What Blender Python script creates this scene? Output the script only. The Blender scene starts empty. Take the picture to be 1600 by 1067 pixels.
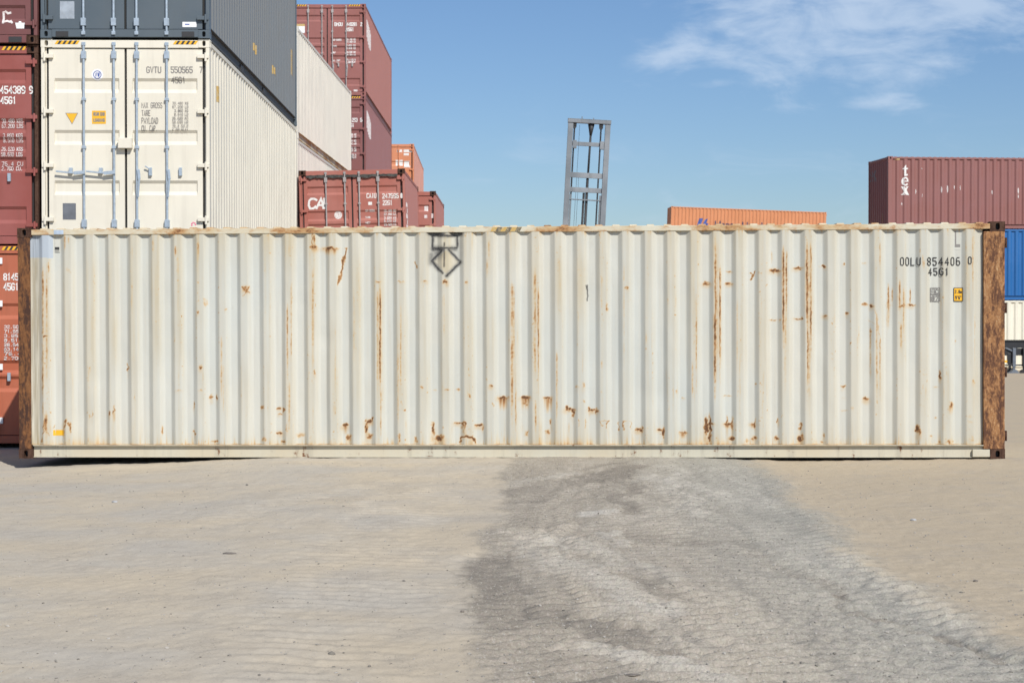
import bpy, bmesh, math, random
import numpy as np
from mathutils import Vector, Matrix

random.seed(7)
RNG = np.random.default_rng(11)
SC = bpy.context.scene
COL = SC.collection
R = math.radians

# ------------------------------------------------------------------ camera, sky, sun, exposure
FPX, PCX, PCY, HORIZON, CAMH = 2784.0, 800.0, 533.5, 490.0, 1.80
PITCH = math.atan((PCY - HORIZON) / FPX)
cam_d = bpy.data.cameras.new('camera')
cam_d.sensor_width = 36.0
cam_d.lens = 36.0 * FPX / 1600.0
cam_d.clip_start, cam_d.clip_end = 0.1, 6000.0
cam_d.dof.use_dof = True
cam_d.dof.focus_distance = 15.0
cam_d.dof.aperture_fstop = 7.1
cam = bpy.data.objects.new('camera', cam_d)
COL.objects.link(cam)
cam.location = (0, 0, CAMH)
cam.rotation_euler = (math.pi / 2 - PITCH, 0, 0)
SC.camera = cam

SUN_EL, SUN_AZ = R(42), R(27)          # azimuth: to the right of straight behind the camera
to_sun = Vector((math.sin(SUN_AZ) * math.cos(SUN_EL), -math.cos(SUN_AZ) * math.cos(SUN_EL), math.sin(SUN_EL)))
sun_d = bpy.data.lights.new('sun', 'SUN')
sun_d.energy = 5.0
sun_d.angle = R(0.53)
sun_d.color = (1.0, 0.965, 0.90)
sun = bpy.data.objects.new('sun', sun_d)
COL.objects.link(sun)
sun.rotation_euler = (-to_sun).to_track_quat('-Z', 'Y').to_euler()

SC.view_settings.view_transform = 'Standard'
SC.view_settings.look = 'None'
SC.view_settings.gamma = 1.0
SC.view_settings.exposure = -0.12


class NT:
    """small helper for node trees"""
    def __init__(self, tree):
        self.t = tree
        tree.nodes.clear()

    def n(self, typ, **kw):
        nd = self.t.nodes.new(typ)
        for k, v in kw.items():
            if k == 'ins':
                for kk, vv in v.items():
                    if isinstance(vv, bpy.types.NodeSocket):
                        self.t.links.new(vv, nd.inputs[kk])
                    else:
                        nd.inputs[kk].default_value = vv
            else:
                setattr(nd, k, v)
        return nd

    def math(self, op, a, b=None, clamp=False):
        nd = self.n('ShaderNodeMath', operation=op, use_clamp=clamp)
        for i, v in enumerate((a, b)):
            if v is None:
                continue
            if isinstance(v, bpy.types.NodeSocket):
                self.t.links.new(v, nd.inputs[i])
            else:
                nd.inputs[i].default_value = v
        return nd.outputs[0]

    def mix(self, f, a, b, mode='MIX'):
        nd = self.n('ShaderNodeMix', data_type='RGBA', blend_type=mode)
        for s, v in ((nd.inputs[0], f), (nd.inputs[6], a), (nd.inputs[7], b)):
            if isinstance(v, bpy.types.NodeSocket):
                self.t.links.new(v, s)
            elif isinstance(v, (int, float)):
                s.default_value = v
            else:
                s.default_value = (*v[:3], 1)
        return nd.outputs[2]

    def noise(self, vec, scale, detail=4, rough=0.55, dist=0.0):
        nd = self.n('ShaderNodeTexNoise', ins={'Scale': scale, 'Detail': detail, 'Roughness': rough, 'Distortion': dist})
        if vec is not None:
            self.t.links.new(vec, nd.inputs['Vector'])
        return nd.outputs[0]

    def ramp(self, v, a, b, lo=0.0, hi=1.0):
        nd = self.n('ShaderNodeMapRange', interpolation_type='SMOOTHSTEP')
        self.t.links.new(v, nd.inputs[0])
        for i, x in zip((1, 2, 3, 4), (a, b, lo, hi)):
            nd.inputs[i].default_value = x
        return nd.outputs[0]

    def scalevec(self, vec, s):
        nd = self.n('ShaderNodeVectorMath', operation='MULTIPLY')
        self.t.links.new(vec, nd.inputs[0])
        nd.inputs[1].default_value = s
        return nd.outputs[0]


def build_world():
    w = bpy.data.worlds.new('World')
    SC.world = w
    w.use_nodes = True
    t = NT(w.node_tree)
    sky = t.n('ShaderNodeTexSky', sky_type='NISHITA', sun_disc=False, sun_elevation=SUN_EL,
              sun_rotation=math.pi - SUN_AZ, altitude=0.0, air_density=1.0, dust_density=0.35, ozone_density=3.0)
    vec = t.n('ShaderNodeTexCoord').outputs['Generated']
    sep = t.n('ShaderNodeSeparateXYZ', ins={0: vec})
    # thin cirrus, laid out by direction in the sky (angles as tangents)
    ax = t.math('DIVIDE', sep.outputs[0], t.math('MAXIMUM', sep.outputs[1], 0.05))
    az = t.math('DIVIDE', sep.outputs[2], t.math('MAXIMUM', sep.outputs[1], 0.05))
    comb = t.n('ShaderNodeCombineXYZ', ins={0: ax, 1: az, 2: 0.0}).outputs[0]
    skew = t.n('ShaderNodeMapping', ins={0: comb, 'Rotation': (0, 0, R(-18)), 'Scale': (7.0, 17.0, 1.0)}).outputs[0]
    n1 = t.noise(skew, 2.2, 8, 0.60, 0.7)
    n2 = t.noise(t.n('ShaderNodeMapping', ins={0: comb, 'Rotation': (0, 0, R(-8)), 'Scale': (20, 60, 1)}).outputs[0], 1.5, 5, 0.6, 0.4)

    def blob(px, py, rx, ry, rot=0.0):
        cx, cy = (px - PCX) / FPX, (HORIZON - py) / FPX
        m = t.n('ShaderNodeMapping', vector_type='TEXTURE',
                ins={0: comb, 'Location': (cx, cy, 0), 'Rotation': (0, 0, R(rot)), 'Scale': (rx / FPX, ry / FPX, 1)}).outputs[0]
        ln = t.n('ShaderNodeVectorMath', operation='LENGTH', ins={0: m}).outputs[1]
        return t.n('ShaderNodeMapRange', ins={0: ln, 1: .1, 2: 1.35, 3: 1.0, 4: 0.0}).outputs[0]
    mask = blob(1350, 25, 290, 135, 5)
    for a in ((1520, -10, 260, 100, 0, 1.0), (1060, 75, 95, 42, 32, .8), (1375, 159, 90, 16, 3, .85), (1590, 75, 90, 30, 8, .75),
              (1110, 132, 110, 14, 3, .5), (1130, -5, 80, 40, -20, .8), (1620, 235, 150, 18, 2, .4)):
        mask = t.math('MAXIMUM', mask, t.math('MULTIPLY', blob(*a[:5]), a[5]))
    dens = t.math('SUBTRACT', t.math('ADD', t.math('MULTIPLY', n1, 2.1), t.math('MULTIPLY', n2, 1.0)), 1.55)
    c = t.math('MULTIPLY', t.ramp(t.math('ADD', dens, mask), .15, 1.15), t.ramp(mask, 0.0, .25), clamp=True)
    veil = t.math('MULTIPLY', t.ramp(n1, 0.50, 0.85), t.ramp(az, 0.135, 0.04, 0.0, 0.55))
    c = t.math('MAXIMUM', t.math('MULTIPLY', c, 0.66), veil, clamp=True)
    tint = t.mix(1.0, sky.outputs[0], SKY_TINT, 'MULTIPLY')
    colr = t.mix(c, tint, CLOUD)
    bg = t.n('ShaderNodeBackground', ins={'Color': colr, 'Strength': SKY_STRENGTH})
    out = t.n('ShaderNodeOutputWorld', ins={'Surface': bg.outputs[0]})


SKY_STRENGTH = 0.078
SKY_TINT = (.96, 1.11, 1.33)
CLOUD = (8.6, 10.2, 12.4)
build_world()

CF = Vector((0, math.cos(PITCH), -math.sin(PITCH)))
CU = Vector((0, math.sin(PITCH), math.cos(PITCH)))


def at(px, py, Y):
    """world point on the sight line of a photograph pixel at depth Y (used only to measure real places)"""
    d = Vector((1, 0, 0)) * ((px - PCX) / FPX) + CU * ((PCY - py) / FPX) + CF
    return Vector((0, 0, CAMH)) + d * (Y / d.y)


# ------------------------------------------------------------------ materials
def new_mat(name):
    m = bpy.data.materials.new(name)
    m.use_nodes = True
    return m, NT(m.node_tree)


def finish(t, color, rough=0.5, metal=0.0, bump=None, strength=0.2, dist=0.01, spec=0.5):
    b = t.n('ShaderNodeBsdfPrincipled')
    for k, v in (('Base Color', color), ('Roughness', rough), ('Metallic', metal), ('Specular IOR Level', spec)):
        if isinstance(v, bpy.types.NodeSocket):
            t.t.links.new(v, b.inputs[k])
        elif k == 'Base Color':
            b.inputs[k].default_value = (*v[:3], 1)
        else:
            b.inputs[k].default_value = v
    if bump is not None:
        bn = t.n('ShaderNodeBump', ins={'Height': bump, 'Strength': strength, 'Distance': dist})
        t.t.links.new(bn.outputs[0], b.inputs['Normal'])
    t.n('ShaderNodeOutputMaterial', ins={'Surface': b.outputs[0]})


RUST_D, RUST_M, RUST_L = (0.045, 0.020, 0.012), (0.17, 0.065, 0.022), (0.40, 0.20, 0.085)


def paint(name, col, fade=0.18, rust=0.2, dirt=0.25, rough=0.55, fadecol=None, seed=0.0):
    """weathered container paint: chalky fading, vertical dirt runs, rust specks"""
    m, t = new_mat(name)
    obj = t.n('ShaderNodeTexCoord').outputs['Object']
    vec = t.n('ShaderNodeVectorMath', operation='ADD', ins={0: obj, 1: (seed, seed * 1.7, seed * .3)}).outputs[0]
    big = t.noise(vec, 0.9, 5, 0.6)
    run = t.noise(t.scalevec(vec, (9, 9, 0.8)), 1.0, 5, 0.62)
    fine = t.noise(vec, 14, 5, 0.7)
    fc = fadecol or tuple(min(1, c * 1.25 + 0.05) for c in col)
    c = t.mix(t.math('MULTIPLY', t.ramp(big, .35, .7), fade * 2), col, fc)
    dk = tuple(x * 0.62 + y * 0.10 for x, y in zip(col, (.35, .28, .2)))
    c = t.mix(t.math('MULTIPLY', t.ramp(run, .48, .72), dirt), c, dk)
    if rust > 0:
        f = t.math('MULTIPLY', t.ramp(t.math('ADD', t.math('MULTIPLY', fine, .6), t.math('MULTIPLY', run, .5)), .70 - rust * .16, .80 - rust * .16), min(1, rust * 2.2))
        c = t.mix(f, c, RUST_M)
    finish(t, c, t.ramp(big, .3, .7, rough - .08, rough + .1), 0, t.noise(vec, 5, 3), 0.12, 0.004)
    return m


def rusty_steel(name, light=0.35, base=(0.16, 0.07, 0.03), remains=(0.50, 0.44, 0.33), seed=0.0, dark=RUST_D):
    m, t = new_mat(name)
    obj = t.n('ShaderNodeTexCoord').outputs['Object']
    vec = t.n('ShaderNodeVectorMath', operation='ADD', ins={0: obj, 1: (seed, seed * 2, 0)}).outputs[0]
    a = t.noise(t.scalevec(vec, (11, 11, 2.4)), 1.0, 9, 0.70, 0.4)
    b = t.noise(t.scalevec(vec, (30, 30, 17)), 1.0, 7, 0.76, 0.3)
    f = t.noise(vec, 75, 4, 0.75)
    ab = t.math('ADD', t.math('MULTIPLY', a, .62), t.math('MULTIPLY', b, .38))
    c = t.mix(t.ramp(ab, .43, .56), dark, base)
    c = t.mix(t.ramp(b, .52, .74, 0, .75), c, tuple(x * 1.7 for x in base))
    c = t.mix(t.ramp(t.math('ADD', t.math('MULTIPLY', ab, .6), t.math('MULTIPLY', f, .4)), .53, .62, 0, light * 1.4), c, remains)
    c = t.mix(t.ramp(f, .50, .75, 0, .4), c, dark)
    c = t.mix(t.ramp(t.noise(t.scalevec(vec, (60, 60, 3)), 1.0, 4, .6), .56, .74, 0, .22), c, dark)
    finish(t, c, 0.85, 0, t.math('ADD', b, t.math('MULTIPLY', f, .6)), 0.5, 0.006, 0.25)
    return m


def plain(name, col, rough=0.6, metal=0.0, var=0.15, scale=6):
    m, t = new_mat(name)
    vec = t.n('ShaderNodeTexCoord').outputs['Object']
    n = t.noise(vec, scale, 5, 0.65)
    c = t.mix(t.ramp(n, .3, .7), tuple(x * (1 - var) for x in col), tuple(min(1, x * (1 + var)) for x in col))
    finish(t, c, rough, metal, n, .08, .003)
    return m


def lettering_paint(name, col, wear=0.0, under=(.3, .08, .07)):
    m, t = new_mat(name)
    vec = t.n('ShaderNodeTexCoord').outputs['Object']
    n = t.noise(vec, 30, 5, 0.7)
    c = t.mix(t.math('MULTIPLY', t.ramp(n, .45, .65), wear), col, under)
    finish(t, c, .6)
    return m


def rail_paint():
    """off-white rail paint with rust bleeding through in patches along its length"""
    m, t = new_mat('stained_white_paint')
    obj = t.n('ShaderNodeTexCoord').outputs['Object']
    a = t.noise(t.scalevec(obj, (3, 1.1, 3)), 1.0, 6, .68, .3)
    b = t.noise(t.scalevec(obj, (12, 5, 12)), 1.0, 6, .7, .3)
    f = t.noise(obj, 40, 4, .7)
    c = t.mix(t.ramp(a, .35, .6), (.60, .565, .45), (.52, .39, .22))
    mixv = t.math('ADD', t.math('MULTIPLY', a, .5), t.math('MULTIPLY', b, .5))
    c = t.mix(t.ramp(mixv, .475, .59, 0, .85), c, (.42, .215, .085))
    c = t.mix(t.ramp(t.math('ADD', mixv, t.math('MULTIPLY', f, .25)), .68, .78, 0, .9), c, (.15, .062, .027))
    finish(t, c, .7, 0, b, .2, .004, .3)
    return m


M = dict(
    cream=paint('cream_paint', (.70, .655, .55), .10, .05, .2, .48),
    cream_worn=paint('cream_worn_paint', (.70, .66, .57), .1, .12, .2, .5, seed=3.1),
    slate=paint('slate_grey_paint', (.088, .112, .132), .10, .02, .15, .42, (.12, .145, .165)),
    slate_side=paint('lit_side_slate_paint', (.185, .195, .20), .10, .0, .15, .5, (.2, .21, .215)),  # slate paint again, sunlit grazing sheen and some fading put into the colour
    red_side=paint('lit_side_red_paint', (.38, .165, .14), .15, .0, .3, .6, (.42, .2, .19)),  # side copy of the red, glare and haze painted in beside chalking
    maroon_side=paint('lit_side_maroon_paint', (.29, .135, .132), .15, .0, .2, .6, (.31, .15, .15)),  # maroon lightened for the side, glare and haze in the colour beside chalking
    orange_side=paint('lit_side_orange_paint', (.55, .27, .21), .2, .1, .3, .6),  # pinker side copy of the pale orange, grazing sheen put into the colour
    brown=paint('brown_red_paint', (.27, .070, .056), .22, .16, .35, .5, (.34, .12, .11), 5.0),
    brown_dark=paint('dark_brown_paint', (.155, .052, .050), .2, .14, .35, .55, (.22, .10, .10), 9.0),
    rust_orange=paint('rust_orange_paint', (.40, .095, .042), .25, .22, .35, .55, (.47, .17, .10), 2.0),
    red=paint('faded_hazed_red_paint', (.275, .10, .083), .25, .10, .42, .6, (.33, .135, .13), 6.0),  # faded red made slightly paler, lens haze put into the base colour
    red_deep=paint('maroon_paint', (.215, .078, .07), .22, .08, .42, .6, (.27, .11, .11), 7.0),
    cai=paint('pinkish_red_paint', (.36, .115, .085), .28, .10, .3, .6, (.42, .18, .15), 8.0),  # washed-out pink tint, lens flare and haze put into the base colour
    far_orange=paint('pale_orange_paint', (.60, .22, .10), .2, .12, .3, .6, (.62, .30, .2), 4.0),
    orange=paint('bright_orange_paint', (.56, .225, .10), .12, .05, .2, .6, None, 12.0),
    tex=paint('matt_maroon_paint', (.25, .102, .090), .22, .06, .35, .65, (.27, .13, .13), 14.0),
    blue=paint('blue_paint', (.016, .118, .335), .1, .02, .12, .45, (.03, .16, .44), 15.0),
    cream_far=paint('pale_cream_paint', (.72, .68, .56), .08, .03, .1, .5, None, 16.0),
    main=paint('worn_white_paint', (.62, .615, .56), .12, .34, .3, .6, (.66, .60, .48), 17.0),
    rail=rail_paint(),
    sillrail=paint('ivory_white_paint', (.54, .51, .41), .3, .46, .55, .6, (.53, .44, .30), 19.0),
    rust_left=rusty_steel('dark_rusted_steel', .3, (.19, .082, .032), (.34, .19, .09), 1.0, (.06, .03, .021)),
    rust_right=rusty_steel('light_rusted_steel', .9, (.34, .165, .068), (.50, .36, .21), 4.0, (.10, .047, .030)),
    rust_cast=rusty_steel('casting_rust', .05, (.085, .045, .03), (.2, .12, .08), 7.0),
    rubber=plain('gasket_rubber', (.022, .022, .022), .8),
    galv=plain('galvanised_steel', (.40, .47, .54), .45, .35, .12, 20),
    dark=plain('dark_steel', (.03, .03, .032), .6),
    black=lettering_paint('black_lettering', (.035, .034, .033)),
    greyink=lettering_paint('grey_lettering', (.23, .215, .20)),
    white=lettering_paint('white_lettering', (.78, .77, .74), .25),
    chalk=lettering_paint('chalky_white_lettering', (.72, .68, .66), .55, (.32, .10, .09)),
    yellow=lettering_paint('yellow_label', (.80, .43, .02)),
    plate=plain('grey_plate', (.17, .18, .20), .5, .3),
    plate_light=plain('bare_metal_plate', (.42, .46, .50), .45, .4),
    rod=plain('dull_grey_rod', (.36, .335, .325), .6, .1),
    paper=lettering_paint('white_label', (.80, .80, .80)),
    inkblue=lettering_paint('blue_lettering', (.06, .10, .33)),
    navy=lettering_paint('navy_lettering', (.10, .065, .10)),
    pink=lettering_paint('pink_label', (.75, .10, .25)),
    rail_dark=plain('shaded_dark_slate_rail', (.045, .048, .052), .6),  # black rail paint, shade of the recessed web put into the colour
    mast=paint('blue_grey_steel', (.17, .19, .21), .3, .18, .5, .5, (.34, .36, .38), 21.0),
    chassis=plain('black_chassis_paint', (.02, .021, .024), .5),
    chassis_leg=plain('grey_leg_paint', (.13, .15, .18), .5),
    tyre=plain('tyre_rubber', (.02, .02, .02), .85),
)


M['blue_patch'] = plain('pale_blue_paint', (.42, .50, .60), .55)
M['old_yellow'] = lettering_paint('faded_yellow', (.52, .34, .10), .8, (.5, .42, .28))
M['old_black'] = lettering_paint('faded_black', (.12, .10, .07), .9, (.45, .36, .2))


# ------------------------------------------------------------------ mesh helpers
class MB:
    def __init__(self):
        self.v, self.f, self.mi = [], [], []

    def quad(self, a, b, c, d, mi=0):
        i = len(self.v)
        self.v += [tuple(a), tuple(b), tuple(c), tuple(d)]
        self.f.append((i, i + 1, i + 2, i + 3))
        self.mi.append(mi)

    def poly(self, pts, mi=0):
        i = len(self.v)
        self.v += [tuple(p) for p in pts]
        self.f.append(tuple(range(i, i + len(pts))))
        self.mi.append(mi)

    def box(self, x0, x1, y0, y1, z0, z1, mi=0):
        i = len(self.v)
        self.v += [(x, y, z) for z in (z0, z1) for y in (y0, y1) for x in (x0, x1)]
        for q in ((0, 2, 3, 1), (4, 5, 7, 6), (0, 1, 5, 4), (2, 6, 7, 3), (0, 4, 6, 2), (1, 3, 7, 5)):
            self.f.append(tuple(i + k for k in q))
            self.mi.append(mi)

    def tube(self, a, b, r, n=10, mi=0, r2=None):
        a, b = Vector(a), Vector(b)
        d = (b - a).normalized()
        u = d.orthogonal().normalized()
        w = d.cross(u)
        r2 = r if r2 is None else r2
        i = len(self.v)
        for p, rr in ((a, r), (b, r2)):
            for k in range(n):
                an = 2 * math.pi * k / n
                self.v.append(tuple(p + u * (rr * math.cos(an)) + w * (rr * math.sin(an))))
        for k in range(n):
            self.f.append((i + k, i + (k + 1) % n, i + n + (k + 1) % n, i + n + k))
            self.mi.append(mi)
        self.f.append(tuple(i + n - 1 - k for k in range(n)))
        self.f.append(tuple(i + n + k for k in range(n)))
        self.mi += [mi, mi]

    def bar(self, a, b, wx, wy, mi=0):
        """square bar from a to b"""
        a, b = Vector(a), Vector(b)
        d = (b - a).normalized()
        u = Vector((0, 1, 0)) if abs(d.y) < .9 else Vector((1, 0, 0))
        w = d.cross(u).normalized()
        u = w.cross(d).normalized()
        i = len(self.v)
        for p in (a, b):
            for s1, s2 in ((-1, -1), (1, -1), (1, 1), (-1, 1)):
                self.v.append(tuple(p + w * (s1 * wx / 2) + u * (s2 * wy / 2)))
        for q in ((3, 2, 1, 0), (4, 5, 6, 7), (0, 1, 5, 4), (1, 2, 6, 5), (2, 3, 7, 6), (3, 0, 4, 7)):
            self.f.append(tuple(i + k for k in q))
            self.mi.append(mi)

    def grid(self, rows, mi=0):
        """rows: list of lists of points"""
        i = len(self.v)
        nr, nc = len(rows), len(rows[0])
        for r in rows:
            self.v += [tuple(p) for p in r]
        for a in range(nr - 1):
            for b in range(nc - 1):
                self.f.append((i + a * nc + b, i + a * nc + b + 1, i + (a + 1) * nc + b + 1, i + (a + 1) * nc + b))
                self.mi.append(mi)

    def build(self, name, mats, parent=None, smooth=False, bevel=0.0):
        me = bpy.data.meshes.new(name)
        me.from_pydata(self.v, [], self.f)
        mats = mats if isinstance(mats, (list, tuple)) else [mats]
        for m in mats:
            me.materials.append(m)
        if len(mats) > 1:
            me.polygons.foreach_set('material_index', self.mi)
        if smooth:
            me.polygons.foreach_set('use_smooth', [True] * len(self.f))
        me.update()
        o = bpy.data.objects.new(name, me)
        COL.objects.link(o)
        if parent is not None:
            o.parent = parent
        if bevel:
            b = o.modifiers.new('bevel', 'BEVEL')
            b.width, b.segments, b.limit_method, b.angle_limit = bevel, 2, 'ANGLE', R(40)
        return o


def empty(name, label, cat, mat=None, loc=None, rz=0.0, group=None):
    o = bpy.data.objects.new(name, None)
    o.empty_display_size = 0.3
    COL.objects.link(o)
    if mat is not None:
        o.matrix_world = mat
    else:
        o.location = loc
        o.rotation_euler = (0, 0, rz)
    o['label'], o['category'] = label, cat
    if group:
        o['group'] = group
    return o


# ------------------------------------------------------------------ stroke lettering
GL = {
    '0': '1,0 3,0 4,1 4,5 3,6 1,6 0,5 0,1 1,0', '1': '1,5 2,6 2,0', '2': '0,5 1,6 3,6 4,5 4,4 0,1 0,0 4,0',
    '3': '0,5 1,6 3,6 4,5 4,4 3,3 4,2 4,1 3,0 1,0 0,1', '4': '3,0 3,6 0,2 4,2', '5': '4,6 0,6 0,3.5 3,3.5 4,2.5 4,1 3,0 1,0 0,1',
    '6': '3.4,6 1,6 0,5 0,1 1,0 3,0 4,1 4,2.4 3,3.4 1,3.4 0,2.4', '7': '0,6 4,6 1.5,0',
    '8': '1,3.2 0,4 0,5 1,6 3,6 4,5 4,4 3,3.2 1,3.2;1,2.9 0,2 0,1 1,0 3,0 4,1 4,2 3,2.9 1,2.9',
    '9': '.6,0 3,0 4,1 4,5 3,6 1,6 0,5 0,3.6 1,2.6 3,2.6 4,3.6',
    'A': '0,0 2,6 4,0;.9,2 3.1,2', 'B': '0,0 0,6 3,6 4,5 4,4 3,3.1 4,2.2 4,1 3,0 0,0', 'C': '4,5 3,6 1,6 0,5 0,1 1,0 3,0 4,1',
    'D': '0,0 0,6 2.6,6 4,4.6 4,1.4 2.6,0 0,0', 'E': '4,6 0,6 0,0 4,0;0,3 3,3', 'F': '4,6 0,6 0,0;0,3 3,3',
    'G': '4,5 3,6 1,6 0,5 0,1 1,0 3,0 4,1 4,2.8 2.2,2.8', 'H': '0,0 0,6;4,0 4,6;0,3 4,3', 'I': '2,0 2,6', 'K': '0,0 0,6;4,6 .3,3 4,0',
    'L': '0,6 0,0 4,0', 'M': '0,0 0,6 2,2.5 4,6 4,0', 'N': '0,0 0,6 4,0 4,6', 'O': '1,0 3,0 4,1 4,5 3,6 1,6 0,5 0,1 1,0',
    'P': '0,0 0,6 3,6 4,5 4,3.8 3,2.8 0,2.8', 'R': '0,0 0,6 3,6 4,5 4,3.9 3,3 0,3;2,3 4,0', 'S': '4,5 3,6 1,6 0,5 0,4 1,3.2 3,2.8 4,2 4,1 3,0 1,0 0,1',
    'T': '0,6 4,6;2,6 2,0', 'U': '0,6 0,1 1,0 3,0 4,1 4,6', 'V': '0,6 2,0 4,6', 'X': '0,0 4,6;0,6 4,0', 'Y': '0,6 2,3 4,6;2,3 2,0',
    '.': '1.7,0 1.7,.7', "'": '2,6 2,4.6', '"': '1.3,6 1.3,4.6;2.7,6 2.7,4.6', 'm': '0,0 0,3.6 3.4,3.6 4,3 4,0;2,3.6 2,0', '-': '.5,3 3.5,3',
}


def ribbon(pts, th):
    pts = [Vector(p) for p in pts]
    closed = (pts[0] - pts[-1]).length < 1e-6
    if closed:
        pts = pts[:-1]
    n = len(pts)
    L, Rr = [], []
    for i in range(n):
        p = pts[i]
        a = pts[i - 1] if (i > 0 or closed) else None
        b = pts[(i + 1) % n] if (i < n - 1 or closed) else None
        d1 = (p - a).normalized() if a is not None else (b - p).normalized()
        d2 = (b - p).normalized() if b is not None else d1
        n1, n2 = Vector((-d1.y, d1.x)), Vector((-d2.y, d2.x))
        m = (n1 + n2)
        m = m.normalized() if m.length > 1e-4 else n1
        k = (th / 2) / max(.45, m.dot(n1))
        ext = Vector((0, 0))
        if not closed and i == 0:
            ext = -d2 * th * .35
        if not closed and i == n - 1:
            ext = d1 * th * .35
        L.append(p + m * k + ext)
        Rr.append(p - m * k + ext)
    return [(L[i], Rr[i], Rr[(i + 1) % n], L[(i + 1) % n]) for i in range(n if closed else n - 1)]


def stroke_text(s, x0, x1, z0, z1, th, slots=None, cwf=.70):
    """quads (in a 2-D plane) for the string fitted into a box; slots spreads it over more cells"""
    n = slots or len(s)
    cell = (x1 - x0 - th) / (n - 1 + cwf)
    cw, h = cell * cwf, z1 - z0 - th
    x0, z0 = x0 + th / 2, z0 + th / 2
    out = []
    for k, ch in enumerate(s):
        if ch == ' ' or ch not in GL:
            continue
        for st in GL[ch].split(';'):
            pts = []
            for q in st.split(' '):
                a, b = q.split(',')
                pts.append((x0 + k * cell + float(a) / 4 * cw, z0 + float(b) / 6 * h))
            layer = ribbon(pts, th)
            out.append(layer)
    return out


def flat_mesh(layers, name, mat, parent, conv, kinks=(), kaxis=0, lift=0.0):
    """layers of 2-D polygons -> a thin sheet laid onto a surface; conv(a, b, k) gives the 3-D point; kinks cut the sheet where the surface folds"""
    bm = bmesh.new()
    for li, layer in enumerate(layers):
        for q in layer:
            vs = [bm.verts.new((p[0], p[1], li * 0.00025)) for p in q]
            try:
                bm.faces.new(vs)
            except ValueError:
                pass
    if kinks:
        lo = min((v.co[kaxis] for v in bm.verts), default=0)
        hi = max((v.co[kaxis] for v in bm.verts), default=0)
        no = Vector((1, 0, 0)) if kaxis == 0 else Vector((0, 1, 0))
        for kk in kinks:
            if lo < kk < hi:
                bmesh.ops.bisect_plane(bm, geom=bm.verts[:] + bm.edges[:] + bm.faces[:], plane_co=no * kk, plane_no=no, dist=1e-5)
    for v in bm.verts:
        v.co = Vector(conv(v.co.x, v.co.y, v.co.z + lift))
    me = bpy.data.meshes.new(name)
    bm.to_mesh(me)
    bm.free()
    me.materials.append(mat)
    o = bpy.data.objects.new(name, me)
    COL.objects.link(o)
    o.parent = parent
    return o


def circle(cx, cz, r, n=20, r2=None):
    if r2 is None:
        return [[tuple((cx + r * math.cos(2 * math.pi * k / n), cz + r * math.sin(2 * math.pi * k / n)) for k in range(n))]]
    out = []
    for k in range(n):
        a, b = 2 * math.pi * k / n, 2 * math.pi * (k + 1) / n
        out.append(((cx + r * math.cos(a), cz + r * math.sin(a)), (cx + r * math.cos(b), cz + r * math.sin(b)),
                    (cx + r2 * math.cos(b), cz + r2 * math.sin(b)), (cx + r2 * math.cos(a), cz + r2 * math.sin(a))))
    return [out]


def rect(x0, x1, z0, z1):
    return [(x0, z0), (x1, z0), (x1, z1), (x0, z1)]


# ------------------------------------------------------------------ shipping container
W = 2.438
PITCHC, OUTF, SLOPE, DEPTH = 0.278, 0.086, 0.055, 0.041


def corr(s, phase=0.0, pitch=PITCHC):
    """0 on the outer flat .. 1 on the inner flat"""
    q = (s - phase) % pitch
    inner = pitch - OUTF - 2 * SLOPE
    if q < OUTF:
        return 0.0
    if q < OUTF + SLOPE:
        return (q - OUTF) / SLOPE
    if q < OUTF + SLOPE + inner:
        return 1.0
    return 1.0 - (q - OUTF - SLOPE - inner) / SLOPE


def corr_kinks(s0, s1, phase=0.0, pitch=PITCHC):
    inner = pitch - OUTF - 2 * SLOPE
    ks = []
    k = math.floor((s0 - phase) / pitch) - 1
    while phase + k * pitch < s1 + pitch:
        b = phase + k * pitch
        ks += [b, b + OUTF, b + OUTF + SLOPE, b + OUTF + SLOPE + inner]
        k += 1
    return [x for x in ks if s0 < x < s1]


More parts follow.
